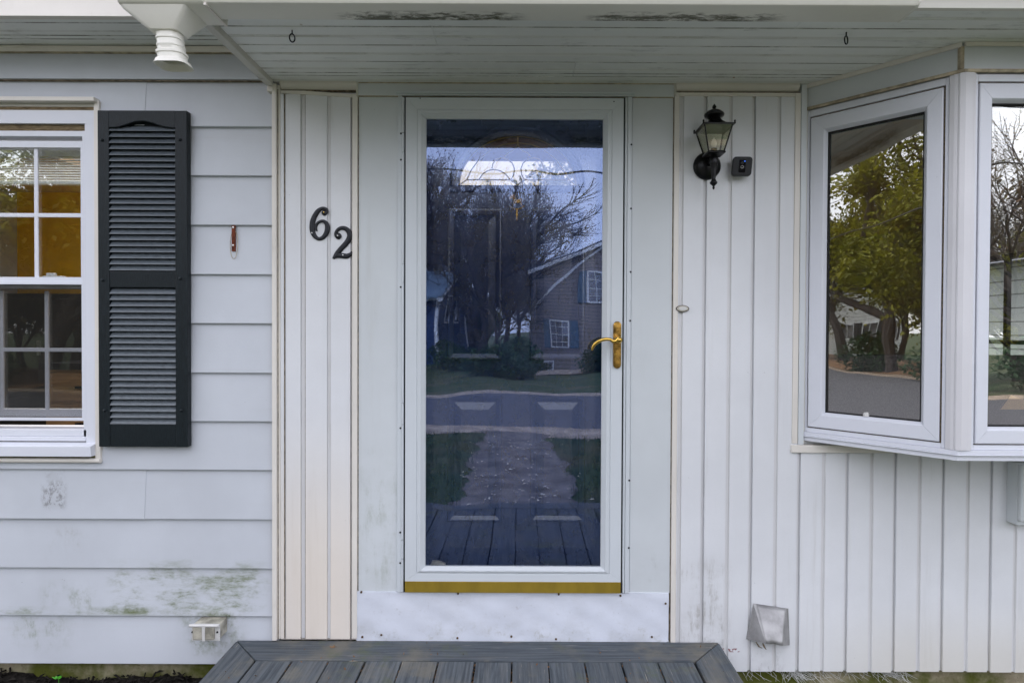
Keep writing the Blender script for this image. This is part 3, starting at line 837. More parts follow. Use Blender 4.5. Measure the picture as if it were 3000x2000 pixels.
# fanlight surround
ring = lambda s, y, dz=0: [(fcx + (x - fcx) * s[0], y, fzb + (z - fzb) * s[1] + dz) for x, z in arc]
g = .036
sec = [((1.0, 1.0), .0), ((1.0, 1.0), -.012), ((1 + .010 / fa, 1 + .010 / fb), -.016), ((1 + .022 / fa, 1 + .022 / fb), -.016), ((1 + .030 / fa, 1 + .030 / fb), -.007), ((1 + .036 / fa, 1 + .036 / fb), -.004), ((1 + .036 / fa, 1 + .036 / fb), .0)]
rings = []
for i in range(len(arc)):
    rings.append([(fcx + (arc[i][0] - fcx) * s[0], YD + y, fzb + (arc[i][1] - fzb) * s[1]) for s, y in sec])
sur = MB().loft(rings)
sur.prism([(YD, fzb), (YD - .012, fzb), (YD - .016, fzb - .008), (YD - .014, fzb - .018), (YD - .005, fzb - .028), (YD, fzb - .030)], 'x', fcx - fa - .036, fcx + fa + .036)
sur.build('fanlight_frame', M['door'], fdoor, smooth=40)
MB().prism(arc, 'y', YD + .016, YD + .020).build('fanlight_glass', M['glass_fan'], fdoor)
zq = lambda x, y: onY(1240 + x / 4.276, 340 + y / 4.276, YD + .014)
mir = lambda L: [(2 * 1183 - x, y) for x, y in L]
came = [[(545, 800), (600, 680), (700, 540), (850, 425), (1000, 360), (1180, 335), (1360, 360), (1510, 425), (1660, 540), (1760, 680), (1830, 802)],
        [(545, 800), (1090, 800)], [(1265, 800), (1830, 802)], [(450, 865), (545, 800)], [(1915, 875), (1830, 802)], [(840, 800), (840, 868)], [(1530, 803), (1530, 872)],
        [(1185, 243), (1185, 335)], [(755, 385), (788, 432)], [(1620, 385), (1592, 430)], [(1090, 800), (1140, 828), (1185, 870)], [(1265, 800), (1225, 828), (1185, 870)]]
sp = [(1100, 795), (1135, 730), (1142, 660), (1115, 590), (1050, 540), (980, 525), (910, 545), (872, 600), (860, 660)]
sm = [(700, 795), (745, 725), (810, 685), (880, 670), (960, 685), (1030, 725), (1090, 800)]
og = [(1183, 345), (1165, 395), (1120, 435), (1055, 465), (1020, 510)]
for L in (sp, sm, og): came += [L, mir(L)]
for L in came:
    MB().tube([zq(*p) for p in L], .0028, 6).build('came', M['camebrass'], fdoor, smooth=60)
MB().tube([(x, YD + .014, z) for x, z in [(fcx + (x - fcx) * .985, fzb + (z - fzb) * .985 + .003) for x, z in arc]], .0030, 6).build('came', M['camebrass'], fdoor, smooth=60)
def door_panel(pxl, pxr, pyt, pyb):
    a, b = fd(pxl, pyt), fd(pxr, pyb)
    x0, x1, z1, z0 = a.x, b.x, a.z, b.z
    pr = [(0, .004), (0, -.006), (.004, -.010), (.010, -.0105), (.026, -.0035), (.028, .0005), (.028, .004)]
    mb = MB()
    rings_ = [[(x0 + d, YD + y, z0 + d) for d, y in pr], [(x1 - d, YD + y, z0 + d) for d, y in pr], [(x1 - d, YD + y, z1 - d) for d, y in pr], [(x0 + d, YD + y, z1 - d) for d, y in pr]]
    mb.loft(rings_, closed=True)
    mb.build('panel_moulding', M['door'], fdoor)
    i, j = .028, .058
    mb = MB()
    vs = [(x0 + i, YD - .0006, z0 + i), (x1 - i, YD - .0006, z0 + i), (x1 - i, YD - .0006, z1 - i), (x0 + i, YD - .0006, z1 - i), (x0 + j, YD - .012, z0 + j), (x1 - j, YD - .012, z0 + j), (x1 - j, YD - .012, z1 - j), (x0 + j, YD - .012, z1 - j)]
    mb.add(vs, [(4, 5, 6, 7), (0, 1, 5, 4), (1, 2, 6, 5), (2, 3, 7, 6), (3, 0, 4, 7), (3, 2, 1, 0)])
    mb.build('door_panel', M['door'], fdoor)
door_panel(1312, 1470, 610, 1054); door_panel(1554, 1712, 610, 1054)
door_panel(1312, 1470, 1158, 1527); door_panel(1554, 1712, 1158, 1527)

# ---- double-hung kitchen window on the left
win = MB()
zc = lambda py: PZ(py, 0, 150)
win.box(cas_x0 + .012, WX0 + .02, -.012, .012, zc(1302), zc(331)).box(PX(257), PX(287), -.012, .012, zc(1302), zc(331)).box(cas_x0 + .012, PX(287), -.0125, .012, zc(365), zc(327))
win = win.build('window', M['vinyl'], house, bevel=.0015)
MB().box(cas_x0, PX(298), -.040, .012, zc(306), zc(294)).build('drip_cap', M['trim'], win, bevel=.002)
MB().box(cas_x0 + .01, PX(286), -.010, .010, zc(327), zc(306.5)).build('peeling_strip', M['peel'], win)
MB().box(cas_x0 + .01, PX(286), -.0112, .010, zc(325), zc(316)).build('bare_strip', M['oldwood'], win)
MB().box(PX(287.5), PX(302), -.020, .012, zc(1350), zc(300)).box(cas_x0, cas_x0 + .012, -.020, .012, zc(1350), zc(300)).build('channel_trim', M['trim'], win, bevel=.0015)
MB().box(cas_x0 + .012, PX(287.4), .000, .05, zc(384), zc(365)).build('bare_wood_gap', M['oldwood'], win)
fx0, fx1 = WX0 + .02, PX(255.5)
def rectframe(x0, x1, z0, z1, w, y0, y1, names, mat, parent, sc=(1, 1, 1, 1), bevel=.0015):
    pr = [(0, y1), (0, y0), (w, y0), (w, y1)]
    return frame4(None, x0, x1, z0, z1, pr, sc, mat, parent, names)
fr = MB().box(fx0, fx0 + .014, -.004, .11, zc(1277), zc(384)).box(fx1 - .014, fx1, -.004, .11, zc(1277), zc(384)).box(fx0, fx1, -.002, .11, zc(400), zc(384)).box(fx0, fx1, -.004, .11, zc(1277), zc(1257)).build('frame', M['vinyl'], win, bevel=.0015)
# upper sash (outer track)
sx0, sx1 = fx0 + .014, fx1 - .0145
rectframe(sx0, sx1, zc(826), zc(411), .021, .010, .045, ('upper_sash_stile', 'upper_sash_stile', 'upper_sash_rail', 'meeting_rail'), M['vinyl'], win, (.8, .8, 1.25, 1.0))
MB().box(sx0 + .008, sx1 - .008, .026, .030, zc(818), zc(420)).build('pane', M['glass_left'], win)
gx1 = PX(235, .02); gw = PX(235, .02) - PX(108, .02)
gx0 = gx1 - 3 * gw
for k in (1, 2):
    xm = gx1 - gw * k
    MB().box(xm - .008, xm + .008, .019, .0255, zc(812), zc(431)).build('muntin', M['vinyl'], win, bevel=.002)
MB().box(sx0 + .016, sx1 - .016, .0188, .0253, zc(634), zc(622)).build('muntin', M['vinyl'], win, bevel=.002)
MB().box(PX(133, .05), PX(190, .05), .036, .06, zc(811.5), zc(806)).box(PX(140, .05), PX(165, .05), .042, .055, zc(806), zc(797)).build('sash_lock', M['whiteplastic'], win, bevel=.002)
# lower sash (inner track) behind the half screen
rectframe(sx0, sx1, zc(1226), zc(815), .030, .058, .092, ('lower_sash_stile', 'lower_sash_stile', 'lower_sash_rail', 'lower_sash_rail'), M['vinyl'], win)
MB().box(sx0 + .012, sx1 - .012, .072, .076, zc(1216), zc(822)).build('pane', M['glass_left'], win)
for k in (1, 2):
    xm = PX(137, .066) - gw * 1.06 * (k - 1)
    MB().box(xm - .008, xm + .008, .064, .0715, zc(1205), zc(850)).build('muntin', M['vinyl'], win, bevel=.002)
MB().box(sx0 + .02, sx1 - .02, .0638, .0713, PZ(1030, .066, 150), PZ(1019, .066, 150)).build('muntin', M['vinyl'], win, bevel=.002)
rectframe(sx0, sx1, zc(1232), zc(825), .011, .004, .014, ('screen_stile', 'screen_stile', 'screen_rail', 'screen_rail'), M['vinyl'], win, (1, 1, 1, 1.1))
MB().box(sx0 + .008, sx1 - .008, .010, .0108, zc(1226), zc(832)).build('screen_mesh', M['screen'], win)
MB().box(sx0 + .010, sx1 - .010, .0145, .03, zc(846), zc(832)).build('screen_track', M['steel'], win, bevel=.003)
MB().box(fx0, fx1, -.012, .05, zc(1290), zc(1277.5)).build('frame_sill', M['vinyl'], win, bevel=.002)
MB().box(cas_x0 + .02, PX(257), -.004, .02, zc(1292), zc(1284)).build('mossy_joint', M['mossjoint'], win)
MB().prism([(.012, zc(1292)), (-.012, zc(1294)), (-.046, zc(1300)), (-.046, zc(1330)), (.012, zc(1330))], 'x', cas_x0 + .012, PX(288)).build('sill', M['vinyl'], win, bevel=.002)
MB().box(cas_x0 + .012, PX(290), -.018, .012, zc(1337), zc(1330)).build('sill_joint', M['mossjoint'], win)
MB().tube([(cas_x0, -.018, zc(1345)), (PX(303), -.018, zc(1345))], .010, 10).build('sill_channel', M['trim'], win, smooth=40)

# ---- bay window
s2 = math.sqrt(.5)
A = Vector((PX(2350), 0.006, 0)); E = Vector((s2, -s2, 0)); NB = Vector((-s2, -s2, 0))
bay_tf = lambda p: (A.x + p[0] * E.x + p[1] * -NB.x, A.y + p[0] * E.y + p[1] * -NB.y, p[2])   # (u, depth inward, z)
def bu(px, py=800):
    q = onplane(px, py, A, NB)
    return (q - A).dot(E)
UB = .525
Bc = A + E * UB
FY = Bc.y; FX0 = Bc.x; FX1 = FX0 + 1.25
def bz(px, py):
    return onplane(px, py, A, NB).z
hz0b, hz1b = 2.492, SOF
zs1 = (bz(2756, 262) + bz(2372, 344)) / 2
zs0 = (bz(2756, 1290) + bz(2372, 1253)) / 2
zg1 = (bz(2698, 325) + bz(2420, 386)) / 2
zg0 = (bz(2698, 1236) + bz(2420, 1210)) / 2
us0, us1 = bu(2370), bu(2757)
ug0, ug1 = bu(2418), bu(2700)
zslab = PZ(1349 - 6, FY, 1500)
bay = MB(bay_tf).box(0.0, UB, .0, .03, hz0b, SOF).build('bay_window', M['casing'], house)
MB().box(FX0 + .006, FX1, FY, FY + .03, hz0b, SOF).build('bay_header', M['casing'], bay)
MB(lambda p: (2 * (FX0 + FX1) / 2 - bay_tf(p)[0], bay_tf(p)[1], p[2])).box(0, UB, 0, .03, hz0b, SOF).build('bay_header', M['casing'], bay)
MB(bay_tf).box(0, UB, -.012, .0, SOF - .016, SOF).build('bay_crown', M['trim'], bay, bevel=.003)
MB(bay_tf).box(0, UB + .005, -.010, .0, hz0b - .006, hz0b + .006).build('bay_bead', M['caulk'], bay, bevel=.003)
MB().box(FX0, FX1, FY - .010, FY, hz0b - .006, hz0b + .006).build('bay_bead', M['caulk'], bay, bevel=.003)
MB().box(FX0 + .004, FX1, FY - .010, FY, SOF - .014, SOF).build('bay_crown', M['trim'], bay, bevel=.003)
MB().box(FX0 - .010, FX0 + .004, FY - .006, FY + .012, hz0b + .006, SOF - .014).build('corner_caulk', M['caulk'], bay, bevel=.003)
# wall edge trims beside the bay
MB().box(PX(2336), PX(2352), -.016, .012, PZ(1300, 0, 2345), SOF - .002).build('bay_side_trim', M['casing'], bay, bevel=.001)
MB().box(PX(2353), PX(2358), -.004, .012, PZ(1296, 0, 2345), hz0b + .09).build('bay_side_gap', M['peel'], bay)
# angled casement
def casement(tf, u0, u1, g0, g1, zb, zt_, gb, gt, zjb, zjt, j0, j1, parent, outer=True):
    # frame around the sash
    MB(tf).box(j0, u0 - .004, .004, .09, zjb, zjt).box(u1 + .006, j1, .004, .09, zjb, zjt).box(u0 - .004, u1 + .006, .004, .09, zt_ + .007, zjt).box(u0 - .004, u1 + .006, .004, .09, zjb, zb - .005).build('casement_frame', M['vinyl'], parent, bevel=.0015)
    MB(tf).box(u0 - .005, u0 + .004, .014, .05, zb - .006, zt_ + .008).box(u1 - .004, u1 + .007, .014, .05, zb - .006, zt_ + .008).box(u0 + .004, u1 - .004, .014, .05, zt_ - .004, zt_ + .008).box(u0 + .004, u1 - .004, .014, .05, zb - .006, zb + .004).build('weather_strip', M['oldwood'], parent)
    w = g0 - u0
    pr = [(0, .05), (0, .002), (.05, .0), (.80, .0), (.86, .004), (1.0, .018), (1.0, .05)]
    frame4(tf, u0, u1, zb, zt_, pr, (w, u1 - g1, zt_ - gt, gb - zb), M['vinyl'], parent, ('sash_stile', 'sash_stile', 'sash_rail', 'sash_rail'), gap=.0004)
    pr2 = [(0, .045), (0, .016), (.0035, .016), (.0035, .045)]
    frame4(tf, g0, g1, gb, gt, pr2, (1, 1, 1, 1), M['gap'], parent, ('glazing_gasket',) * 4, gap=0)
    MB(tf).box(g0 - .004, g1 + .004, .026, .030, gb - .004, gt + .004).build('pane', M['glass_bay'], parent)
casement(bay_tf, us0, us1, ug0, ug1, zs0, zs1, zg0, zg1, zs0 - .022, hz0b - .006, .004, bu(2774), bay)
ftf = lambda p: (FX0 + p[0], FY + p[1], p[2])
fu = lambda px: PX(px, FY) - FX0
fsx1 = 1.25 - .10
casement(ftf, fu(2862), fsx1, fu(2905), fsx1 - (fu(2905) - fu(2862)), zs0, zs1, zg0 - .004, zg1 + .002, zs0 - .022, hz0b - .006, fu(2849), 1.25 - .06, bay)
rtf = lambda p: (FX0 + FX1 - bay_tf(p)[0], bay_tf(p)[1], p[2])
casement(rtf, us0, us1, ug0, ug1, zs0, zs1, zg0, zg1, zs0 - .022, hz0b - .006, .004, bu(2774), bay)
# ribbed corner mullion
cm = [(bu(2775), -.002), (bu(2790), -.006), (bu(2800), -.006), (bu(2801), -.004), (bu(2802), -.006), (UB - .004, -.008)]
poly = [bay_tf((u, w, 0))[:2] for u, w in cm] + [(FX0 + .006, FY - .010), (FX0 + fu(2836), FY - .008), (FX0 + fu(2848), FY - .003), (FX0 + fu(2848), FY + .06), bay_tf((bu(2775), .06, 0))[:2]]
MB().prism(poly, 'z', zs0 - .022, hz0b - .006).build('corner_mullion', M['mullion'], bay, bevel=.001)
poly2 = [(FX0 + FX1 - x, y) for x, y in poly]
MB().prism(poly2, 'z', zs0 - .022, hz0b - .006).build('corner_mullion', M['mullion'], bay, bevel=.001)
# sill slab under the bay
def bayring(o):
    a = A + E * (-.01) + NB * o
    c = Vector((FX0 - o * math.tan(R(22.5)), FY - o, 0))
    return [(a.x, .012), (a.x, a.y), (c.x, c.y), (FX0 + FX1 - c.x, c.y), (FX0 + FX1 - a.x, a.y), (FX0 + FX1 - a.x, .012)]
MB().prism(bayring(.004), 'z', zs0 - .036, zs0 - .0225).build('sill_cap', M['vinyl'], bay, bevel=.004)
MB().prism(bayring(.010), 'z', zs0 - .041, zs0 - .0365).build('sill_bead', M['vinyl'], bay, bevel=.002)
MB().prism(bayring(.002), 'z', zslab, zs0 - .0415).build('sill_slab', M['vinyl'], bay, bevel=.002)
MB().box(PX(2316), FX1 + .4, -.020, .012, PZ(1323, 0, 2400), PZ(1301, 0, 2400)).build('wall_shelf', M['trim'], bay, bevel=.002)
lk = bay_tf((bu(2538), .02, zg0 + .004))
MB().lathe([(0, .012), (.008, .010), (.011, .003), (.011, -.004)], lk, 'z', 14).build('crank_knob', M['whiteplastic'], bay, smooth=50)

# ---- foundation, roof, rooms
MB().box(-4.5, 4.5, .035, .30, -.25, PZ(1930, 0, 700)).build('foundation', M['concrete'], house)
FLZ = .47
roof = MB()
def slope(x0, x1, y0, y1):
    z = lambda y: 2.98 + (y + .6) * .36
    roof.prism([(y0, z(y0)), (y1, z(y1)), (y1, z(y1) + .12), (y0, z(y0) + .12)], 'x', x0, x1)
slope(-4.8, -3.3, -.25, 5.4); slope(-3.3, -1.3, -.25, .35); slope(-3.3, -1.3, 2.84, 5.4); slope(-1.3, -.95, -.25, 5.4); slope(-.95, .85, -.25, 1.6); slope(-.95, .85, 3.3, 5.4); slope(.85, 5.0, -.25, 5.4)  # openings over kitchen and hall are added to let daylight in
roof.prism([(-.76, 2.70), (-.76, 2.74), (-.25, 3.10), (-.25, 3.02)], 'x', -1.22, 5.0)
roof.build('roof', M['roofgrey'], house)
room = MB().box(-4.5, 4.5, .13, 5.3, FLZ - .06, FLZ).build('interior_floor', M['floorwood'], house)
MB().box(-4.5, -3.3, .13, 5.3, 2.78, 2.82).box(-3.3, -1.3, .13, .35, 2.78, 2.82).box(-3.3, -1.3, 2.84, 5.3, 2.78, 2.82).box(-1.3, -.95, .13, 5.3, 2.78, 2.82).box(-.95, .85, .13, 1.8, 2.78, 2.82).box(-.95, .85, 3.2, 5.3, 2.78, 2.82).box(.85, 4.5, .13, 5.3, 2.78, 2.82).build('ceiling', M['hallceil'], house)  # matching ceiling openings, added to light the kitchen and hall
MB().box(-4.5, -3.6, 2.85, 2.95, FLZ, 2.78).box(-3.6, -1.45, 2.85, 2.95, FLZ, 2.78).build('kitchen_wall', M['ochre'], house)
MB().box(-1.15, -1.05, .13, 5.3, FLZ, 2.78).build('partition', M['ochre'], house)
MB().box(.95, 1.05, .13, 3.2, FLZ, 2.78).build('partition', M['intwhite'], house)
MB().box(-4.5, -1.15, 5.2, 5.3, FLZ, 2.78).box(-1.15, 4.5, 5.2, 5.3, FLZ, 1.1).box(-1.15, 4.5, 5.2, 5.3, 2.45, 2.78).box(-1.05, -.75, 5.2, 5.3, 1.1, 2.45).box(.55, 4.5, 5.2, 5.3, 1.1, 2.45).build('rear_wall', M['intwhite'], house)
MB().box(-4.6, -4.5, .13, 5.3, FLZ, 1.2).box(-4.6, -4.5, .13, 5.3, 1.2, 3.3).box(4.5, 4.6, .13, 2.3, FLZ, 3.3).box(4.5, 4.6, 3.9, 5.3, FLZ, 3.3).box(4.5, 4.6, 2.3, 3.9, FLZ, 1.0).box(4.5, 4.6, 2.3, 3.9, 2.3, 3.3).build('end_wall', M['siding'], house)
for (a, b) in ((-.75, .55),):
    rw = MB()
    rw.box(a, a + .04, 5.22, 5.27, 1.1, 2.45).box(b - .04, b, 5.22, 5.27, 1.1, 2.45).box(a, b, 5.221, 5.269, 2.41, 2.45).box(a, b, 5.221, 5.269, 1.1, 1.14).box((a + b) / 2 - .015, (a + b) / 2 + .015, 5.225, 5.265, 1.14, 2.41).box(a, b, 5.223, 5.267, 1.74, 1.78)
    rw = rw.build('rear_window', M['darkroom'], house)
ew = MB().box(4.52, 4.57, 2.3, 2.35, 1.0, 2.3).box(4.52, 4.57, 3.85, 3.9, 1.0, 2.3).box(4.521, 4.569, 2.3, 3.9, 2.25, 2.3).box(4.521, 4.569, 2.3, 3.9, 1.0, 1.05).box(4.525, 4.565, 3.08, 3.12, 1.05, 2.25).box(4.524, 4.566, 2.3, 3.9, 1.46, 1.50).build('end_window', M['darkroom'], house)

# ================================================================== FIXTURES ON THE HOUSE
# ---- shutter
ZL = lambda py: PZ(py, -.02, 430)
XS = lambda px: PX(px, -.02)
sh = thing('window_shutter', 'charcoal louvred window shutter screwed to the pale lap siding', 'shutter', (XS(430), -.012, ZL(1306)))
s0, s1 = XS(298), XS(557)
z0, z1 = ZL(1306), ZL(329)
SYF, SYB = -.040, -.010
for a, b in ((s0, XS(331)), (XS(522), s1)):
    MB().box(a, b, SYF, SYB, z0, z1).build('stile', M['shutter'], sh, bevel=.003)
la, lb = XS(331), XS(522)
lc, lh = (la + lb) / 2, (lb - la) / 2
arch = []
for t in np.linspace(-1, 1, 25):
    arch.append((lc + t * lh, ZL(378) + (ZL(359) - ZL(378)) * (0.5 + 0.5 * math.cos(math.pi * max(-1, min(1, t * 1.12))))))
MB().prism([(la, z1 - .0004)] + arch + [(lb, z1 - .0004)], 'y', SYF + .001, SYB).build('top_rail', M['shutter'], sh)
MB().tube([(x, SYF + .001, z) for x, z in arch], .0022, 6).build('arch_bead', M['shutter'], sh, smooth=60)
MB().box(la, lb, SYF + .001, SYB, ZL(843), ZL(797)).build('middle_rail', M['shutter'], sh, bevel=.002)
MB().box(la, lb, SYF + .001, SYB, z0 + .0004, ZL(1240)).build('bottom_rail', M['shutter'], sh, bevel=.002)
MB().box(la, lb, -.013, -.0105, z0 + .001, z1 - .001).build('backing', M['shutter'], sh)
slat_me = None
def slats(pt, pb, pitch):
    global slat_me
    n = int(round((pb - pt) / pitch))
    for k in range(n):
        zc_ = ZL(pt + (k + .5) * (pb - pt) / n)
        if slat_me is None:
            mb = MB().prism([(.0045, .0125), (-.0125, -.0075), (-.0135, -.0100), (-.0105, -.0112), (.0065, .0085)], 'x', -lh, lh)
            o = mb.build('slat', M['slat'], sh, loc=(lc, -.0265, zc_))
            o.matrix_parent_inverse = W[sh.name].inverted()
            slat_me = o.data
        else:
            mobj('slat', slat_me, None, sh, loc=(lc, -.0265, zc_))
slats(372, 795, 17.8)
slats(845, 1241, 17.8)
for px, py in ((312, 416), (537, 414), (312, 822), (537, 817), (316, 1200), (540, 1199)):
    MB().lathe([(0, -.007), (.0035, -.006), (.006, -.003), (.0068, 0)], (XS(px), SYF, ZL(py)), 'y', 14).build('screw', M['shutter'], sh, smooth=60)

# ---- house numbers
def ribbon(strokes, discs, name, label):
    k = lambda x, y: onY(840 + x / 6.535, 560 + y / 6.535, -.012)
    allp = [k(x, y) for s in strokes for x, y, w in s]
    base = Vector((sum(p.x for p in allp) / len(allp), -.009, min(p.z for p in allp)))
    t = thing(name, label, 'house number', base, 'house numbers on the upright boards')
    mb = MB()
    sc = (k(100, 0) - k(0, 0)).x / 100
    for s in strokes:
        # smooth the centre line
        P = [Vector((k(x, y).x, k(x, y).z, w * sc)) for x, y, w in s]
        Q = []
        for i in range(len(P) - 1):
            p0, p1, p2, p3 = P[max(i - 1, 0)], P[i], P[i + 1], P[min(i + 2, len(P) - 1)]
            for j in range(5):
                u = j / 5
                Q.append(0.5 * ((2 * p1) + (-p0 + p2) * u + (2 * p0 - 5 * p1 + 4 * p2 - p3) * u * u + (-p0 + 3 * p1 - 3 * p2 + p3) * u ** 3))
        Q.append(P[-1])
        rings = []
        for i, q in enumerate(Q):
            d = Q[min(i + 1, len(Q) - 1)] - Q[max(i - 1, 0)]
            d = Vector((d.x, d.y)).normalized()
            nn = Vector((-d.y, d.x))
            w = q.z / 2
            rings.append([(q.x + nn.x * w * f, -.009 - h, q.y + nn.y * w * f) for f, h in ((-1, 0), (-1, .004), (-.86, .0068), (-.6, .0078), (0, .0072), (.6, .0078), (.86, .0068), (1, .004), (1, 0))])
        mb.loft(rings)
    for x, y, r in discs:
        p = k(x, y)
        mb.lathe([(0, -.0085), (r * sc * .6, -.0082), (r * sc * .9, -.0065), (r * sc, -.003), (r * sc, 0)], (p.x, -.009, p.z), 'y', 20)
    mb.build('numeral', M['black'], t, smooth=50)
    return t, k
t6, kk = ribbon([[(740, 440, 40), (772, 400, 50), (755, 345, 55), (690, 328, 60), (615, 365, 78), (550, 450, 92), (502, 560, 100), (486, 670, 102), (494, 770, 95), (535, 860, 80), (610, 912, 66), (690, 890, 78), (752, 815, 92), (780, 715, 95), (762, 625, 82), (705, 575, 60), (640, 582, 52), (582, 625, 50), (555, 690, 52), (565, 742, 40), (588, 756, 20)]], [(722, 415, 55)], 'house_number', 'black iron digit 6 hung above the 2 on white boards')
for x, y, m in ((717, 413, 'brass'), (490, 802, 'screwlight')):
    p = kk(x, y)
    MB().lathe([(0, -.002), (.0026, -.0016), (.003, .002)], (p.x, -.0175, p.z), 'y', 12).build('screw', M[m], t6)
t2, kk = ribbon([[(1010, 835, 30), (955, 870, 50), (938, 815, 55), (965, 755, 62), (1025, 712, 70), (1105, 708, 78), (1172, 752, 92), (1208, 830, 104), (1190, 920, 104), (1130, 1005, 100), (1052, 1090, 96), (980, 1170, 92), (925, 1245, 72), (893, 1292, 40)], [(892, 1290, 30), (965, 1235, 92), (1060, 1235, 98), (1150, 1243, 92), (1215, 1210, 72), (1252, 1158, 24)]], [(988, 862, 62)], 'house_number', 'black iron digit 2 hung below the 6 beside the door casing')
for x, y in ((982, 857), (1083, 1227)):
    p = kk(x, y)
    MB().lathe([(0, -.002), (.0026, -.0016), (.003, .002)], (p.x, -.0175, p.z), 'y', 12).build('screw', M['screwlight'], t2)

# ---- wall lantern
LY = -.118
lp = onY(2091, 500, LY)
lx = lp.x
lz = lambda py: PZ(py, LY, 1500) - 0.0
plc = onY(2071, 487, -.012)
lan = thing('wall_lantern', 'black coach lantern with clear glass on the boards right of the door', 'lantern', (plc.x, -.012, plc.z))
MB().lathe([(.056, .004), (.056, -.004), (.052, -.010), (.040, -.018), (.022, -.024), (.012, -.027), (0, -.027)], (plc.x, -.012, plc.z), 'y', 32).build('back_plate', M['lampmetal'], lan, smooth=40)
zb_, zt_ = lz(452 - 3), lz(377 - 3)
wb, wt = .030, .0535
MB().tube([(plc.x, -.03, plc.z), (plc.x + (lx - plc.x) * .3, -.06, plc.z + .004), (lx, LY + .012, plc.z - .004), (lx, LY, plc.z + .002)], [.010, .009, .010, .012], 12).build('arm', M['lampmetal'], lan, smooth=50)
zb0 = lz(556 - 3)
hh = zb_ - zb0
MB().lathe([(0, 0), (.0025, .001), (.005, .006), (.0035, .012), (.006, .016), (.013, .022), (.0145, .028), (.009, .036), (.007, .042), (.0085, .052), (.0105, .075), (.012, .090), (.0145, .098), (.016, .104), (.016, hh - .012), (.013, hh - .008), (.019, hh - .003), (.026, hh)], (lx, LY, zb0), 'z', 20).build('stem', M['lampmetal'], lan, smooth=50)
MB().lathe([(0, 0), (wb * 1.414 + .006, 0), (wb * 1.414 + .008, .004), (wb * 1.414 + .002, .010), (0, .010)], (lx, LY, zb_ - .004), 'z', 4, True).build('lamp_base', M['lampmetal'], lan, bevel=.0015)
for sx in (-1, 1):
    for sy in (-1, 1):
        MB().tube([(lx + sx * wb, LY + sy * wb, zb_ + .004), (lx + sx * wt, LY + sy * wt, zt_)], .0028, 6).build('corner_bar', M['lampmetal'], lan)
for k in range(4):
    ca, sa = [(1, 0), (0, 1), (-1, 0), (0, -1)][k]
    tfp = lambda p, ca=ca, sa=sa: (lx + p[0] * ca - p[1] * sa, LY + p[0] * sa + p[1] * ca, p[2])
    b0_, t0_ = wb - .0005, wt - .0005
    MB(tfp).loft([[(-b0_, -b0_ - .001, zb_ + .006), (b0_, -b0_ - .001, zb_ + .006), (b0_, -b0_ + .001, zb_ + .006), (-b0_, -b0_ + .001, zb_ + .006)], [(-t0_, -t0_ - .001, zt_ - .001), (t0_, -t0_ - .001, zt_ - .001), (t0_, -t0_ + .001, zt_ - .001), (-t0_, -t0_ + .001, zt_ - .001)]]).build('lamp_pane', M['glass_lamp'], lan)
q = 1.414
MB().lathe([(wt * q + .010, 0), (wt * q + .011, .004), (wt * q + .002, .008), (.048, .016), (.034, .026), (.026, .036), (.023, .042), (0, .042)], (lx, LY, zt_ - .002), 'z', 4, True).build('lamp_roof', M['lampmetal'], lan)
for sx in (-1, 1):
    for sy in (-1, 1):
        MB().lathe([(0, .010), (.0025, .009), (.004, .005), (.003, 0), (.004, -.004), (0, -.006)], (lx + sx * (wt + .006), LY + sy * (wt + .006), zt_ + .004), 'z', 10).build('roof_bead', M['lampmetal'], lan, smooth=60)
zc1 = zt_ + .036
MB().lathe([(.020, 0), (.024, .004), (.036, .010), (.0385, .016), (.037, .020), (.026, .030), (.013, .036), (.007, .039), (.006, .042), (.0085, .046), (.006, .052), (.002, .057), (0, .060)], (lx, LY, zc1), 'z', 24).build('cap_finial', M['lampmetal'], lan, smooth=50)
MB().lathe([(0, 0), (.011, 0), (.0115, .014), (.010, .016), (0, .016)], (lx, LY, zb_ + .006), 'z', 16).build('bulb_socket', M['brass'], lan, smooth=40)
MB().lathe([(.006, 0), (.009, .006), (.011, .014), (.010, .024), (.006, .034), (.0015, .042), (0, .043)], (lx, LY, zb_ + .022), 'z', 16).build('bulb', M['bulb'], lan, smooth=60)

# ---- security camera
cp = onY(2173, 489, -.045)
secam = thing('security_camera', 'small black square security camera mounted right of the lantern', 'camera', (cp.x, -.012, cp.z))
ctf0 = Matrix.Translation((cp.x, -.045, cp.z)) @ Matrix.Rotation(R(-14), 4, 'Z') @ Matrix.Rotation(R(4), 4, 'Y') @ Matrix.Rotation(R(6), 4, 'X')
ctf = lambda p: tuple(ctf0 @ Vector(p))
def rsq(h, r, n=6, hx=None):
    hx = hx or h
    out = []
    for (sx, sz, a0) in ((1, 1, 0), (-1, 1, 90), (-1, -1, 180), (1, -1, 270)):
        for t in np.linspace(0, 90, n):
            out.append((sx * (hx - r) + r * math.cos(R(a0 + t)), sz * (h - r) + r * math.sin(R(a0 + t))))
    return out
MB(ctf).prism(rsq(.0375, .013), 'y', -.016, .014).build('body', M['camblack'], secam, bevel=.003, seg=3, smooth=40)
MB(ctf).prism(rsq(.0250, .003, 4, .0125), 'y', -.0175, -.0155).build('front_window', M['camgloss'], secam, bevel=.0006)
MB(ctf).lathe([(0, -.0008), (.005, -.0012), (.0065, 0), (.0065, .002)], (0, -.0180, -.003), 'y', 18).build('lens', M['steel'], secam, smooth=40)
MB(ctf).lathe([(0, -.001), (.0036, -.001), (.0042, .002)], (0, -.0188, -.003), 'y', 14).build('lens_glass', M['camgloss'], secam)
MB(ctf).lathe([(0, -.0006), (.0055, -.0006), (.006, .001)], (0, -.0178, .013), 'y', 16).build('sensor', M['camblack'], secam)
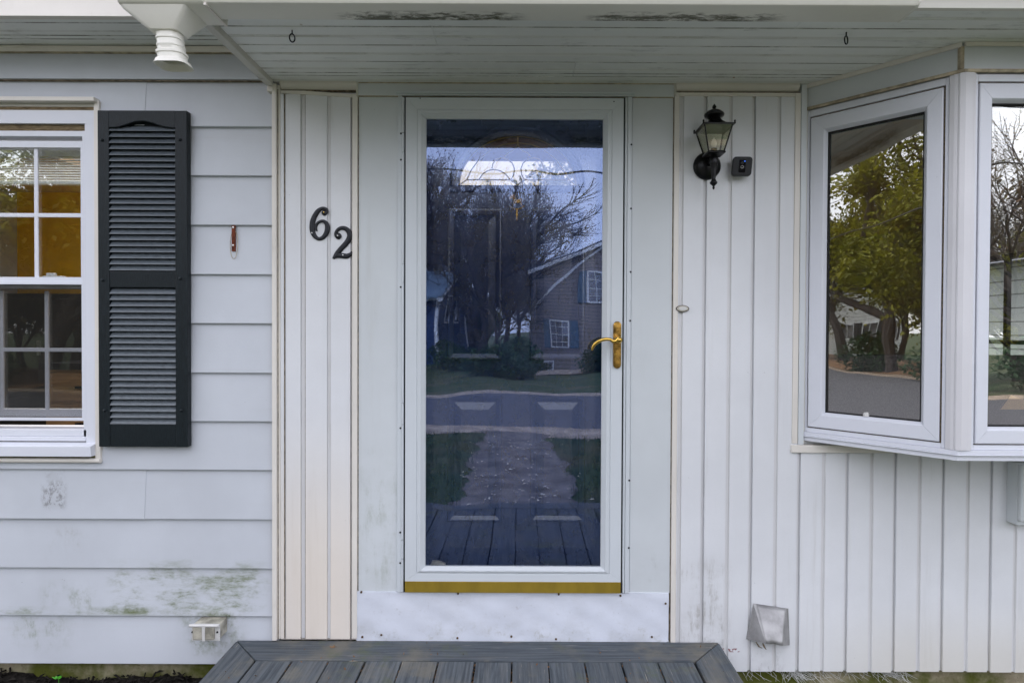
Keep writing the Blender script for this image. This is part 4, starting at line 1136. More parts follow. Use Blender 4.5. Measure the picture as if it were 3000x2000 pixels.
blue = N('blue_led'); blue.b.inputs['Emission Color'].default_value = (.05, .2, 1, 1); blue.b.inputs['Emission Strength'].default_value = 1.2; blue.fin((.02, .05, .4), .3)
MB(ctf).lathe([(0, -.0006), (.0014, -.0006), (.0016, .001)], (.0085, -.0178, .019), 'y', 8).build('status_light', blue.m, secam)
MB().lathe([(.018, .002), (.018, -.004), (.012, -.008), (.007, -.012), (.007, -.034), (0, -.034)], (cp.x + .004, -.010, cp.z - .002), 'y', 16).build('mount', M['camblack'], secam, smooth=40)

# ---- doorbell
dp = onY(1999, 904, -.012)
bell = thing('doorbell', 'small oval doorbell button with brown rim on the board edge', 'doorbell', dp)
def oval(a, b, y0, y1, c, name, m, n=28, bev=.0012):
    MB().prism([(c.x + a * math.cos(t), c.z + b * math.sin(t)) for t in np.linspace(0, 2 * math.pi, n, endpoint=False)], 'y', y0, y1).build(name, M[m], bell, bevel=bev, smooth=40)
M['brown'] = simple('brown_bezel', (0.03, 0.012, 0.010), 0.35, 0, .2)
oval(.0275, .0140, -.016, -.006, dp, 'bezel', 'brown')
oval(.0235, .0118, -.019, -.015, dp, 'button_ring', 'oldplastic')
oval(.0165, .0080, -.022, -.018, dp, 'button', 'whiteplastic')

# ---- dryer vent hood
V = lambda x, y, Y: onY(2000 + x / 2.352, 1400 + y / 2.352, Y)
vh = thing('vent_hood', 'dented galvanised vent hood with embossed panel on white boards', 'vent', V(590, 1150, -.010))
tl, tr_ = V(487, 862, -.012), V(728, 897, -.012)
bl, br = V(437, 1105, -.012), V(738, 1150, -.012)
ftl, ftr = V(507, 866, -.016), V(714, 896, -.016)
fbl, fbr = V(572, 1138, -.085), V(690, 1152, -.085)
mb = MB()
th = .0012
pts = [tl, bl, fbl, ftl, ftr, fbr, br, tr_]
back = [p + Vector((0, .004, 0)) for p in pts]
fmid = (fbl + fbr) / 2 + Vector((0, -.004, .010))
mb.add([tuple(p) for p in pts], [(0, 1, 2, 3), (4, 5, 6, 7), (0, 3, 4, 7)])
mb.build('hood_cheeks', M['steel'], vh)
vh.children[0].modifiers.new('thickness', 'SOLIDIFY').thickness = .0015
face = MB()
rows = []
for j in range(9):
    v = j / 8
    L_, R_ = ftl.lerp(fbl, v), ftr.lerp(fbr, v)
    rows.append([tuple(L_.lerp(R_, i / 10) + Vector((0, -.004 * math.sin(i / 10 * math.pi) * v + (.010 * math.exp(-((i - 5) / 2.2) ** 2) * max(0, v - .72) / .28), 0))) for i in range(11)])
vs = [p for r in rows for p in r]
fs = [(j * 11 + i, j * 11 + i + 1, (j + 1) * 11 + i + 1, (j + 1) * 11 + i) for j in range(8) for i in range(10)]
fo = raw('hood_face', vs, fs, M['steel'], vh, 60)
fo.modifiers.new('thickness', 'SOLIDIFY').thickness = .0015
# embossed plate and lettering on the hood face
def hood_pt(u, v, out):
    L_, R_ = ftl.lerp(fbl, v), ftr.lerp(fbr, v)
    n_ = (fbl - ftl).cross(ftr - ftl).normalized()
    if n_.y > 0: n_ = -n_
    return L_.lerp(R_, u) + Vector((0, -.004 * math.sin(u * math.pi) * v, 0)) + n_ * out
u0, u1, v0, v1 = .24, .86, .43, .68
fr_ = MB()
for (a, b, c, d) in ((u0, u1, v0, v0 + .015), (u0, u1, v1 - .015, v1), (u0, u0 + .02, v0 + .015, v1 - .015), (u1 - .02, u1, v0 + .015, v1 - .015)):
    fr_.loft([[hood_pt(a, c, -.001), hood_pt(b, c, -.001), hood_pt(b, d, -.001), hood_pt(a, d, -.001)], [hood_pt(a, c, .0013), hood_pt(b, c, .0013), hood_pt(b, d, .0013), hood_pt(a, d, .0013)]])
fr_.build('embossed_border', M['steel'], vh)
tc = bpy.data.curves.new('letters', 'FONT')
tc.body = 'Sears'; tc.size = 1.0; tc.extrude = .02; tc.resolution_u = 3
to = bpy.data.objects.new('letters_source', tc)
COL.objects.link(to)
bpy.context.view_layer.update()
tme = bpy.data.meshes.new_from_object(to.evaluated_get(bpy.context.evaluated_depsgraph_get()))
COL.objects.unlink(to); bpy.data.objects.remove(to)
xs_ = [v.co.x for v in tme.vertices]; ys_ = [v.co.y for v in tme.vertices]
xa, xb, ya, yb = min(xs_), max(xs_), min(ys_), max(ys_)
for v in tme.vertices:
    u = u0 + .06 + (u1 - u0 - .12) * (v.co.x - xa) / (xb - xa)
    w = v1 - .045 - (v1 - v0 - .09) * (v.co.y - ya) / (yb - ya)
    v.co = hood_pt(u, w, .0014 if v.co.z > 0 else -.0006)
tme.materials.clear()
mobj('embossed_letters', tme, M['steel'], vh)
for x, y in ((452, 1085), (726, 1128)):
    p = V(x, y, -.016)
    MB().lathe([(0, -.002), (.0025, -.0016), (.003, .002)], p, 'y', 8).build('screw', M['steel'], vh)

# ---- outdoor outlet box
ob = onY(600, 1842, -.07)
obx0, obx1 = PX(558, -.07), PX(641, -.07)
obz0, obz1 = PZ(1877, -.07, 600), PZ(1828, -.07, 600)
outl = thing('outlet_box', 'weathered outdoor outlet box with flip cover on mossy lap siding', 'outlet', (ob.x, -.01, obz0))
MB().box(obx0 + .004, obx1 - .002, -.062, .0, obz0 + .004, obz1 - .002).build('box', M['oldplastic'], outl, bevel=.004)
MB().box(obx0, obx1, -.068, -.062, obz0, obz1).build('cover_plate', M['whiteplastic'], outl, bevel=.0015)
MB().box(obx0 + .008, obx1 - .018, -.076, -.068, obz0 + .008, obz1 - .008).build('flip_cover', M['oldplastic'], outl, bevel=.003)
MB().tube([(obx0 - .004, -.074, obz1 - .003), (obx1 + .001, -.074, obz1 - .003)], .006, 10).build('hinge_barrel', M['whiteplastic'], outl, smooth=40)
xm = obx0 + (obx1 - obx0) * .42
MB().box(xm, xm + .012, -.080, -.0755, obz0 + .004, obz1 + .001).build('latch_strap', M['whiteplastic'], outl, bevel=.0015)
for x in (obx0 + .004, obx1 - .009):
    MB().lathe([(0, -.004), (.0035, -.003), (.0045, 0)], (x, -.068, (obz0 + obz1) / 2 + .002), 'y', 10).build('screw', M['screw'], outl)

# ---- rusty bracket left on the siding
rp = onY(684, 698, -.010)
rb = thing('rusty_bracket', 'rusted metal strip screwed to the lap siding beside the shutter', 'bracket', rp)
MB().box(rp.x - .007, rp.x + .007, -.0125, -.002, PZ(737, 0, 684), PZ(661, 0, 684)).build('strip', M['rustmetal'], rb, bevel=.002)
for py in (668, 720):
    MB().lathe([(0, -.003), (.004, -.002), (.0045, 0)], (rp.x, -.0125, PZ(py, 0, 684)), 'y', 10).build('screw', M['screwlight'], rb)

oc = onY(684, 716, -.0125)
MB().tube([(oc.x + .0155 * math.cos(t), -.0085 - .002 * math.sin(t) * -1, oc.z + .058 * math.sin(t)) for t in np.linspace(0, 2 * math.pi, 28, endpoint=False)], .0011, 5, closed=True).build('caulk_ring', M['caulk'], rb)
# ---- eye hooks under the soffit
for px, py, lab in ((856, 112, 'dark iron eye hook in the soffit beside the gutter outlet'), (2479, 118, 'dark iron eye hook in the soffit above the bay window')):
    zring = SOF - .026
    d = ray(px, py); p = CAMPOS + d * ((zring - CAMPOS.z) / d.z)
    eh = thing('eye_hook', lab, 'hook', (p.x, p.y, SOF), 'eye hooks under the soffit')
    MB().tube([(p.x + .0075 * math.cos(t), p.y + .004 * math.cos(t), zring + .0135 * math.sin(t)) for t in np.linspace(0, 2 * math.pi, 20, endpoint=False)], .0023, 8, closed=True).build('ring', M['black'], eh, smooth=60)
    MB().tube([(p.x, p.y, SOF + .004), (p.x, p.y, zring + .0125)], .0023, 8).build('shank', M['black'], eh, smooth=60)

# ---- gutter with corner outlet
GZ = 2.533
gut = thing('gutter', 'white aluminium gutter along the entry eave with mould on its underside', 'gutter', (0, -.61, GZ))
gprof = [(-.609, GZ + .115), (-.611, GZ), (-.690, GZ), (-.699, GZ + .003), (-.704, GZ + .010), (-.712, GZ + .035), (-.728, GZ + .060), (-.748, GZ + .078), (-.752, GZ + .112), (-.742, GZ + .116), (-.742, GZ + .108), (-.742, GZ + .085), (-.722, GZ + .066), (-.704, GZ + .038), (-.696, GZ + .010), (-.690, GZ + .004), (-.617, GZ + .004), (-.615, GZ + .115)]
gx0 = PX(605, -.69, 60); gx1_ = PX(2660, -.66, 40)
MB().prism(gprof, 'x', gx0, gx1_).build('trough', M['gutter'], gut, smooth=35)
MB().prism([(-.609, GZ + .115), (-.609, GZ - .001), (-.690, GZ - .001), (-.701, GZ + .003), (-.706, GZ + .010), (-.714, GZ + .035), (-.730, GZ + .060), (-.750, GZ + .078), (-.753, GZ + .112)], 'x', gx1_, gx1_ + .008).build('end_cap', M['gutter'], gut, bevel=.001)
cx0 = PX(345, -.70, 30)
cprof = [(-.575, GZ + .115), (-.575, GZ - .002), (-.694, GZ - .002), (-.702, GZ + .002), (-.708, GZ + .010), (-.716, GZ + .035), (-.732, GZ + .060), (-.752, GZ + .078), (-.756, GZ + .112)]
MB().prism(cprof, 'x', cx0, gx0 - .0008).build('outlet_corner', M['gutter'], gut, smooth=35, bevel=.003)
MB().box(gx0 - .004, gx0 + .004, -.700, -.574, GZ - .0045, GZ + .06).build('seam_strip', M['trim'], gut)
# funnel and spout
fcx_, fcy_ = PX(487, -.63, 60), -.635
def rr(cx, cy, z, hx, hy, r, n=5, dx=0, dy=0):
    out = []
    for (sx, sy, a0) in ((1, 1, 0), (-1, 1, 90), (-1, -1, 180), (1, -1, 270)):
        for t in np.linspace(0, 90, n):
            out.append((cx + dx + sx * (hx - r) + r * math.cos(R(a0 + t)), cy + dy + sy * (hy - r) + r * math.sin(R(a0 + t)), z))
    return out
MB().loft([rr(fcx_, fcy_, GZ - .001, .098, .062, .012), rr(fcx_, fcy_, GZ - .008, .094, .060, .014), rr(fcx_ + .008, fcy_, GZ - .050, .050, .040, .014), rr(fcx_ + .010, fcy_, GZ - .058, .043, .035, .012)]).build('outlet_funnel', M['gutter'], gut, smooth=50)
cs = MB()
lv = [(0, .035, .029, 0), (-.020, .0355, .029, 0), (-.022, .037, .031, 0), (-.026, .037, .031, 0), (-.028, .0355, .029, 0), (-.040, .036, .0295, 0), (-.042, .0375, .031, 0), (-.046, .0375, .031, 0), (-.048, .036, .0295, 0), (-.058, .0365, .030, .001), (-.060, .041, .033, .001), (-.066, .041, .033, .002), (-.068, .038, .031, .002), (-.080, .0385, .031, .003), (-.083, .043, .035, .003), (-.090, .046, .037, .004), (-.096, .049, .040, .005)]
outer = [rr(fcx_ + .012, fcy_, GZ - .050 + h * 1.08, a, b, .024, dx=.14 * -h) for h, a, b, _ in lv]
inner = [rr(fcx_ + .012, fcy_, GZ - .050 + h * 1.08, a - .003, b - .003, .0215, dx=.14 * -h) for h, a, b, _ in lv[::-1]]
cs.loft(outer + inner, closed=True)
cs.build('spout', M['gutter'], gut, smooth=40)

# ---- partly seen utility box under the bay
ux0 = PX(2968, -.03)
ub = thing('utility_box', 'white metal utility box mounted on the boards below the bay window', 'utility box', (ux0 + .06, -.01, PZ(1536, -.06, 2985)))
uz0, uz1 = PZ(1536, -.05, 2985), PZ(1354, -.05, 2985)
MB().box(ux0, ux0 + .16, -.060, -.008, uz0, uz1).build('case', M['casing'], ub, bevel=.004)
MB().box(PX(2997, -.075), ux0 + .155, -.078, -.060, uz0 + .02, uz1 - .004).build('cover', M['casing'], ub, bevel=.005)

# ---- brass rocking-horse door knocker
kz = lambda x, y, Y=YD - .012: onY(1150 + x / 2.529, 240 + y / 2.529, Y)
kn = thing('door_knocker', 'brass rocking horse knocker on the dark inner door', 'door knocker', kz(920, 1025))
horse = [(868, 868), (866, 858), (878, 843), (886, 832), (893, 836), (905, 845), (911, 860), (913, 872), (925, 876), (942, 868), (952, 866), (962, 872), (975, 878), (978, 886), (966, 890), (958, 886), (955, 895), (958, 910), (964, 922), (957, 922), (948, 905), (944, 896), (925, 900), (913, 896), (905, 905), (898, 922), (890, 922), (896, 905), (898, 892), (893, 880), (890, 866), (880, 866), (872, 872)]
MB().prism([(kz(x, y).x, kz(x, y).z) for x, y in horse], 'y', YD - .018, YD - .008).build('horse', M['brass_old'], kn, bevel=.0015, smooth=40)
rk = [(864, 918), (876, 928), (895, 939), (920, 944), (945, 939), (965, 928), (977, 917)]
MB().tube([kz(x, y, YD - .013) for x, y in rk], [.002, .0035, .004, .004, .004, .0035, .002], 8).build('rocker', M['brass_old'], kn, smooth=60)
MB().box(kz(914, 940).x, kz(928, 940).x, YD - .016, YD - .003, kz(914, 1028).z, kz(914, 942).z).build('striker', M['brass_old'], kn, bevel=.002)
MB().lathe([(0, -.004), (.004, -.003), (.0055, .002), (.0055, .016)], kz(920, 985, YD - .017), 'y', 12).build('striker_boss', M['brass'], kn, smooth=50)

# ================================================================== DECK
DZ = PZ(1872)
dxl, dxr = PX(699, 0, 1868), PX(2102, 0, 1872)
dk = thing('deck', 'grey painted board deck with mitred border in front of the door', 'deck', (-.18, -.95, 0))
DF = -1.915
BWD = .140
gap = .0045
yb0 = -.014
deck_t = .034
MB().prism([(dxl, yb0), (dxr, yb0), (dxr - BWD, yb0 - BWD), (dxl + BWD, yb0 - BWD)], 'z', DZ - deck_t, DZ).build('border_board', M['deck_x'], dk, bevel=.004)
MB().prism([(dxl - .001, yb0 - .002), (dxl + BWD - .004, yb0 - BWD - .002), (dxl + BWD - .004, DF + BWD + .003), (dxl - .001, DF + .003)], 'z', DZ - deck_t, DZ - .001).build('border_board', M['deck_y'], dk, bevel=.004)
MB().prism([(dxr + .001, yb0 - .002), (dxr + .001, DF + .003), (dxr - BWD + .004, DF + BWD + .003), (dxr - BWD + .004, yb0 - BWD - .002)], 'z', DZ - deck_t, DZ - .001).build('border_board', M['deck_y'], dk, bevel=.004)
MB().prism([(dxl, DF), (dxl + BWD, DF + BWD), (dxr - BWD, DF + BWD), (dxr, DF)], 'z', DZ - deck_t, DZ).build('border_board', M['deck_x'], dk, bevel=.004)
bx0, bx1 = dxl + BWD + gap, dxr - BWD - gap
nb = 12
bwid = (bx1 - bx0 - (nb - 1) * .0055) / nb
for k in range(nb):
    a = bx0 + k * (bwid + .0055)
    ja = random.uniform(-.0012, .0012)
    MB().box(a + ja, a + bwid + ja, DF + BWD + gap, yb0 - BWD - gap - random.uniform(0, .002), DZ - deck_t, DZ - random.uniform(0, .0022)).build('deck_board', M['deck_y'], dk, bevel=.004)
for y in (-.08, -.6, -1.2, -1.84):
    MB().box(dxl + .03, dxr - .03, y - .02, y + .02, DZ - deck_t - .14, DZ - deck_t - .001).build('joist', M['oldwood'], dk)
for x in (dxl + .012, dxr - .035):
    MB().box(x, x + .022, DF + .02, yb0 - .02, DZ - deck_t - .145, DZ - deck_t - .001).build('skirt_board', M['deck_y'], dk)
MB().box(dxl + .01, dxr - .01, DF + .006, DF + .026, DZ - deck_t - .145, DZ - deck_t - .001).build('skirt_board', M['deck_x'], dk)
for x in (dxl + .06, -.18, dxr - .06):
    for y in (-.08, -1.82):
        MB().box(x - .045, x + .045, y - .06, y + .04, -.05, DZ - deck_t - .141).build('post', M['oldwood'], dk)

# dead leaves and crumbs lying on the deck
def scatter_quads(name, pts, size, mat, label, cat, kind='stuff', tilt=.5):
    vs, fs = [], []
    for p in pts:
        s = size * random.uniform(.5, 1.3)
        a = random.uniform(0, 6.28)
        e = Euler((random.uniform(-tilt, tilt), random.uniform(-tilt, tilt), a))
        b = len(vs)
        asp = random.uniform(.4, .9)
        for x, y, z in ((-1, 0, 0), (-.3, -.6 * asp, .12), (.6, -.4 * asp, .05), (1, 0, 0), (.5, .5 * asp, .1), (-.4, .5 * asp, .04)):
            q = Vector((x * s, y * s, z * s)); q.rotate(e)
            vs.append((p[0] + q.x, p[1] + q.y, p[2] + q.z))
        fs.append(tuple(range(b, b + 6)))
    o = raw(name, vs, fs, mat)
    return tag(o, label, cat, kind=kind)
pts = [(random.uniform(dxl, dxr), random.uniform(-.5, -.03), DZ + .003) for _ in range(85)]
for k in range(1, nb):
    a = bx0 + k * (bwid + .0055) - .003
    pts += [(a + random.uniform(-.002, .002), random.uniform(-.45, -.16), DZ - random.uniform(.002, .014)) for _ in range(16)]
scatter_quads('deck_litter', pts, .006, M['litter'], 'brown leaf crumbs lying on the deck and in its gaps', 'litter', tilt=.9)
lf = onY(978, 1884, -.06); lf.z = DZ + .004
dl = thing('dead_leaf', 'curled brown dead leaf on the deck border under the boards', 'leaf', (lf.x, lf.y, DZ))
for i in range(4):
    a = i * 1.4
    vs = [(lf.x + r_ * math.cos(a + t), lf.y + r_ * math.sin(a + t) * .6 - .012, DZ + .001 + h) for r_, t, h in ((0, 0, .001), (.010, -.5, .004), (.018, 0, .007), (.010, .5, .004))]
    raw('leaf_lobe', vs, [(0, 1, 2, 3)], M['litter'], dl)

# ================================================================== MULCH BED, SPROUT, COBWEB
def mulch_h(x, y):
    return .142 + .035 * math.sin(x * 5.2 + 1.0) * math.sin(x * 2.1) - .05 * max(0, (x + 1.35)) + .015 * math.sin(y * 9 + x * 3) - .12 * max(0, -y - .25) ** 2
xs = np.linspace(-3.2, -1.02, 60); ys = np.linspace(.05, -.9, 26)
sheet('mulch_bed', [[(x, y, mulch_h(x, y) - .02 + random.uniform(-.008, .008) - (.15 if y < -.86 else 0)) for x in xs] for y in ys], M['mulch'], 'structure')
vs, fs = [], []
for _ in range(5200):
    x, y = random.uniform(-3.1, -1.05), random.uniform(.03, -.8)
    L_, w_, h_ = random.uniform(.008, .028), random.uniform(.002, .006), random.uniform(.001, .004)
    e = Euler((random.uniform(-.6, .6), random.uniform(-.7, .7), random.uniform(0, 6.28)))
    z = mulch_h(x, y) - .016 + random.uniform(-.004, .014)
    b = len(vs)
    for p in ((-L_, -w_, 0), (L_, -w_ * .6, 0), (L_ * .9, w_, 0), (-L_ * .8, w_ * .7, 0), (-L_ * .2, 0, h_ * 2)):
        q = Vector(p); q.rotate(e); vs.append((x + q.x, y + q.y, z + q.z))
    fs += [(b, b + 1, b + 4), (b + 1, b + 2, b + 4), (b + 2, b + 3, b + 4), (b + 3, b, b + 4)]
tag(raw('mulch_chips', vs, fs, M['mulch']), 'black shredded bark mulch heaped against the mossy foundation', 'mulch', kind='stuff')
spp = onY(172, 1983, -.06)
spr = thing('weed_sprout', 'bright green weed sprout growing from the black mulch', 'plant', (spp.x, spp.y, mulch_h(spp.x, spp.y) - .01))
MB().tube([(spp.x, spp.y, mulch_h(spp.x, spp.y) - .02), (spp.x, spp.y, spp.z)], .0012, 6).build('stem', M['sprout'], spr)
for i, (a, l) in enumerate(((.4, .016), (2.2, .013), (3.6, .015), (5.2, .011))):
    vs = [(spp.x + l * r_ * math.cos(a) - wv * l * math.sin(a), spp.y - .01 + l * r_ * math.sin(a) * .5, spp.z + l * .5 * r_ + wv * l * .7 * math.cos(a)) for r_, wv in ((0, 0), (.5, -.5), (1, -.35), (1.15, 0), (1, .35), (.5, .5))]
    raw('leaf', vs, [tuple(range(6))], M['sprout'], spr)
web = MB()
for _ in range(150):
    px = random.choice([random.gauss(2600, 35), random.gauss(2320, 15), random.uniform(2170, 2500)])
    p = onY(px, 1962, .02)
    q = p + Vector((random.gauss(.03, .03), random.uniform(-.03, .01), -random.uniform(.01, .05)))
    m_ = (p + q) / 2 + Vector((random.gauss(0, .008), random.gauss(0, .008), random.gauss(0, .004)))
    web.tube([p, m_, q], [.0006, .0009, .0004], 3)
tag(web.build('cobweb', M['web']), 'dusty white cobwebs hanging below the bottom edge of the boards', 'cobweb', kind='stuff')
tw = thing('dead_stick', 'short dry twig caught under the galvanised vent hood', 'twig', V(560, 1165, -.02))
MB().tube([V(505, 1128, -.03), V(525, 1158, -.03), V(548, 1170, -.03)], [.002, .003, .001], 6).build('stick', M['oldwood'], tw)
MB().tube([V(552, 1135, -.04), V(562, 1160, -.05), V(576, 1180, -.05)], [.003, .004, .001], 6).build('stick', M['oldwood'], tw)

# ================================================================== INSIDE THE ROOMS
bl_ = thing('window_blind', 'raised white slat blind behind the upper kitchen panes', 'blind', ((fx0 + fx1) / 2, .12, zc(420)))
MB().box(fx0 + .03, fx1 - .02, .105, .135, zc(436), zc(405)).build('head_rail', M['blind'], bl_)
nbl = 13
for k in range(nbl):
    z = PZ(442 + k * 7.3, .12, 150)
    MB().prism([(.110, z - .0050), (.118, z + .0040), (.119, z + .0036), (.111, z - .0054)], 'x', fx0 + .03, fx1 - .02).build('slat', M['blind'], bl_)
MB().box(fx0 + .03, fx1 - .02, .106, .134, PZ(541, .12, 150), PZ(534, .12, 150)).build('bottom_rail', M['blind'], bl_)
bl2 = thing('window_blind', 'half-raised white slat blind inside the front bay pane', 'blind', (FX0 + .6, FY + .09, zs1))
for k in range(11):
    z = PZ(314 + k * 10.5, FY + .10, 1500)
    MB().prism([(FY + .086, z - .003), (FY + .114, z + .0025), (FY + .114, z + .0037), (FY + .086, z - .0018)], 'x', FX0 + .10, FX1 - .10).build('slat', M['blind'], bl2)
cab = thing('kitchen_cabinet', 'brown wooden drawer cabinet inside the kitchen window', 'cabinet', (-2.4, 1.6, FLZ))
MB().box(-3.0, -1.5, 1.3, 1.9, FLZ, 1.32).build('carcass', M['cabinet'], cab)
for j, (za, zb2) in enumerate(((1.12, 1.30), (.86, 1.10), (.56, .84))):
    for xa in (-2.98, -2.48, -1.98):
        dr_ = MB().box(xa, xa + .46, 1.282, 1.2995, za, zb2).build('drawer', M['cabinet'], cab, bevel=.003)
        MB().box(xa + .19, xa + .27, 1.262, 1.282, (za + zb2) / 2 - .008, (za + zb2) / 2 + .008).build('drawer_pull', M['black'], dr_)
MB().box(-3.02, -1.48, 1.27, 1.92, 1.32, 1.36).build('worktop', M['darkroom'], cab)
hu = thing('added_dark_hutch', 'added dark low cupboard keeping the lower kitchen panes dark', 'cupboard', (-3.2, 2.65, FLZ))
MB().box(-4.4, -1.5, 2.45, 2.84, FLZ, 1.86).build('case', M['hutch'], hu, bevel=.006)  # made-up cupboard, added so the lower panes look into darkness
for k in range(6):
    xa = -4.36 + k * .475
    hd = MB().box(xa, xa + .45, 2.43, 2.449, 1.0, 1.82).build('cupboard_door', M['hutch'], hu, bevel=.006)
    MB().box(xa + .39, xa + .41, 2.41, 2.43, 1.35, 1.47).build('handle', M['steel'], hd)
ov = thing('toaster_oven', 'tan fronted counter oven with dark windows on the worktop', 'oven', (-2.2, 1.55, 1.36))
MB().box(-2.52, -1.72, 1.42, 1.8, 1.361, 1.62).build('oven_case', M['paper'], ov, bevel=.006)
MB().box(-2.46, -2.20, 1.412, 1.42, 1.44, 1.54).build('oven_window', M['camgloss'], ov)
MB().box(-2.12, -1.80, 1.412, 1.42, 1.44, 1.54).build('oven_window', M['camgloss'], ov)
pic = thing('window_view_picture', 'dark framed picture standing in for a window view of trees', 'picture', (-2.67, 2.84, 1.92))
MB().box(-2.95, -2.40, 2.82, 2.85, 1.92, 2.28).build('frame', M['darkroom'], pic)  # put here in place of an opening that looks out on trees
MB().box(-2.91, -2.44, 2.815, 2.82, 1.96, 2.24).build('print', M['leafdark'], pic)
so = thing('sofa', 'grey fabric sofa standing inside the bay window', 'sofa', (2.4, .7, FLZ))
MB().box(1.3, 3.6, .42, .62, FLZ, 1.47).build('backrest', M['sofa'], so, bevel=.06, seg=4)
MB().box(1.3, 3.6, .62, 1.35, FLZ + .1, .92).build('seat', M['sofa'], so, bevel=.05, seg=3)
MB().box(1.12, 1.30, .42, 1.35, FLZ, 1.15).build('armrest', M['sofa'], so, bevel=.05, seg=3)
MB().box(3.6, 3.78, .42, 1.35, FLZ, 1.15).build('armrest', M['sofa'], so, bevel=.05, seg=3)
pp = thing('paper_sheet', 'tan sheet of paper propped inside the front bay pane', 'paper', (FX0 + .3, FY + .2, zs0))
raw('sheet', [(PX(2935, FY + .2), FY + .2, PZ(1192, FY + .2)), (PX(3060, FY + .2), FY + .2, PZ(1192, FY + .2)), (PX(3040, FY + .22), FY + .22, PZ(1180, FY + .2)), (PX(2965, FY + .22), FY + .22, PZ(1152, FY + .2))], [(0, 1, 2, 3)], M['paper'], pp)
pp.children[0].modifiers.new('thickness', 'SOLIDIFY').thickness = .002

# ================================================================== ACROSS THE ROAD (seen mirrored in the panes)
def far_window(parent, x0, x1, z0, z1, y, nx=3, nz=4, shutters=0.0, shut=(True, True)):
    w = MB().box(x0, x0 + .07, y, y + .06, z0, z1).box(x1 - .07, x1, y, y + .06, z0, z1).box(x0 + .07, x1 - .07, y, y + .06, z1 - .07, z1).box(x0 + .07, x1 - .07, y, y + .06, z0, z0 + .07).build('window', M['whitetrim'], parent)
    MB().box(x0 + .06, x1 - .06, y - .01, y + .01, z0 + .06, z1 - .06).build('pane', M['glass_far'], w)
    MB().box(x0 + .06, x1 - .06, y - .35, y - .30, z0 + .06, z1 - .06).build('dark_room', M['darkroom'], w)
    for k in range(1, nx):
        x = x0 + (x1 - x0) * k / nx
        MB().box(x - .012, x + .012, y + .012, y + .03, z0 + .07, z1 - .07).build('muntin', M['whitetrim'], w)
    for k in range(1, nz):
        z = z0 + (z1 - z0) * k / nz
        MB().box(x0 + .07, x1 - .07, y + .013, y + .029, z - .012, z + .012).build('muntin', M['whitetrim'], w)
    if shutters:
        if shut[0]: MB().box(x0 - shutters - .02, x0 - .02, y, y + .05, z0 - .02, z1 + .02).build('shutter', M['bluegrey'], parent)
        if shut[1]: MB().box(x1 + .02, x1 + .02 + shutters, y, y + .05, z0 - .02, z1 + .02).build('shutter', M['bluegrey'], parent)
    return w
K = 3000 / 2352
mp = lambda x, y, s: mirrored(x * K, y * K, s)
# grey house with a full dormer
S = 30.0
gl = mp(1225, 620, S); gr_ = mp(1386, 557, S); gm = mp(1225, 705, S)
gz0 = -.72
GX0, GXR = gl.x, gr_.x
GX1 = GXR + (GXR - GX0)
gh = thing('grey_house', 'grey lap sided house with white rake boards across the road', 'house', ((GX0 + GX1) / 2, -S - 5, gz0))
MB().prism([(GX0, gz0), (GX1, gz0), (GX1, gm.z), (GXR, gr_.z), (GX0, gl.z)], 'y', -S - 9, -S).build('wall', M['greylap'], gh)
def roofslab(x0, z0_, x1, z1_, name='roof', y0=-S - 9.2, y1=-S + .25, t=.12, m='roofgrey', p=gh):
    return MB().prism([(x0, z0_), (x1, z1_), (x1, z1_ + t), (x0, z0_ + t)], 'y', y0, y1).build(name, M[m], p)
roofslab(GX0 - .35, gl.z - .13, GXR, gr_.z + .01); roofslab(GXR, gr_.z + .01, GX1 + .5, gm.z - .45)
roofslab(GX0 - .36, gl.z - .36, GXR, gr_.z - .20, 'rake_board', -S + .0, -S + .26, .22, 'whitetrim')
roofslab(GXR, gr_.z - .2, GX1 + .5, gm.z - .66, 'rake_board', -S + .0, -S + .26, .22, 'whitetrim')
roofslab(GX0, gm.z - .1, GXR, gr_.z - .35, 'rake_board', -S + .002, -S + .06, .20, 'whitetrim')
MB().box(GX0 - .02, GX0 + .12, -S, -S + .04, gz0, gl.z - .35).build('corner_board', M['greylap'], gh)
a, b = mp(1267, 738, S), mp(1314, 795, S)
far_window(gh, a.x, b.x, b.z, a.z, -S, 3, 4, .36)
a, b = mp(1351, 633, S), mp(1392, 692, S)
far_window(gh, a.x, b.x, b.z, a.z, -S, 3, 4, .36)
a, b = mp(1207, 826, S), mp(1238, 846, S)
far_window(gh, GX0 + .5, GX0 + 1.2, b.z, a.z, -S, 2, 1)
far_window(gh, GX1 - 2.6, GX1 - 1.5, .55, 1.93, -S, 3, 4, .36)
# blue house
bc = mp(1010, 680, 33.0)
bh = thing('blue_house', 'navy blue lap sided house with white trim across the road', 'house', (bc.x, bc.y, gz0))
ca, sa = math.cos(R(9)), math.sin(R(9))
btf = lambda p: (bc.x + p[0] * ca - p[1] * sa, bc.y + p[0] * sa + p[1] * ca, p[2])
be = bc.z; brz = be + 1.85; bd_ = 6.6
MB(btf).box(-10, 0, -bd_, 0, gz0, be).prism([(-bd_, be), (0, be), (-bd_ / 2, brz)], 'x', -10, 0).build('wall', M['bluelap'], bh)
for sgn in (0, 1):
    y0_, y1_ = (.45, -bd_ / 2) if sgn == 0 else (-bd_ - .45, -bd_ / 2)
    zE = be - .25
    MB(btf).prism([(y0_, zE), (y1_, brz), (y1_, brz + .14), (y0_, zE + .14)], 'x', -10.3, .3).build('roof', M['bluegrey'], bh)
    MB(btf).prism([(y0_, zE - .18), (y1_, brz - .18), (y1_, brz + .02), (y0_, zE + .02)], 'x', .0, .33).build('rake_board', M['whitetrim'], bh)
MB(btf).box(-10.2, .2, .02, .35, be - .33, be - .22).build('eave_board', M['whitetrim'], bh)
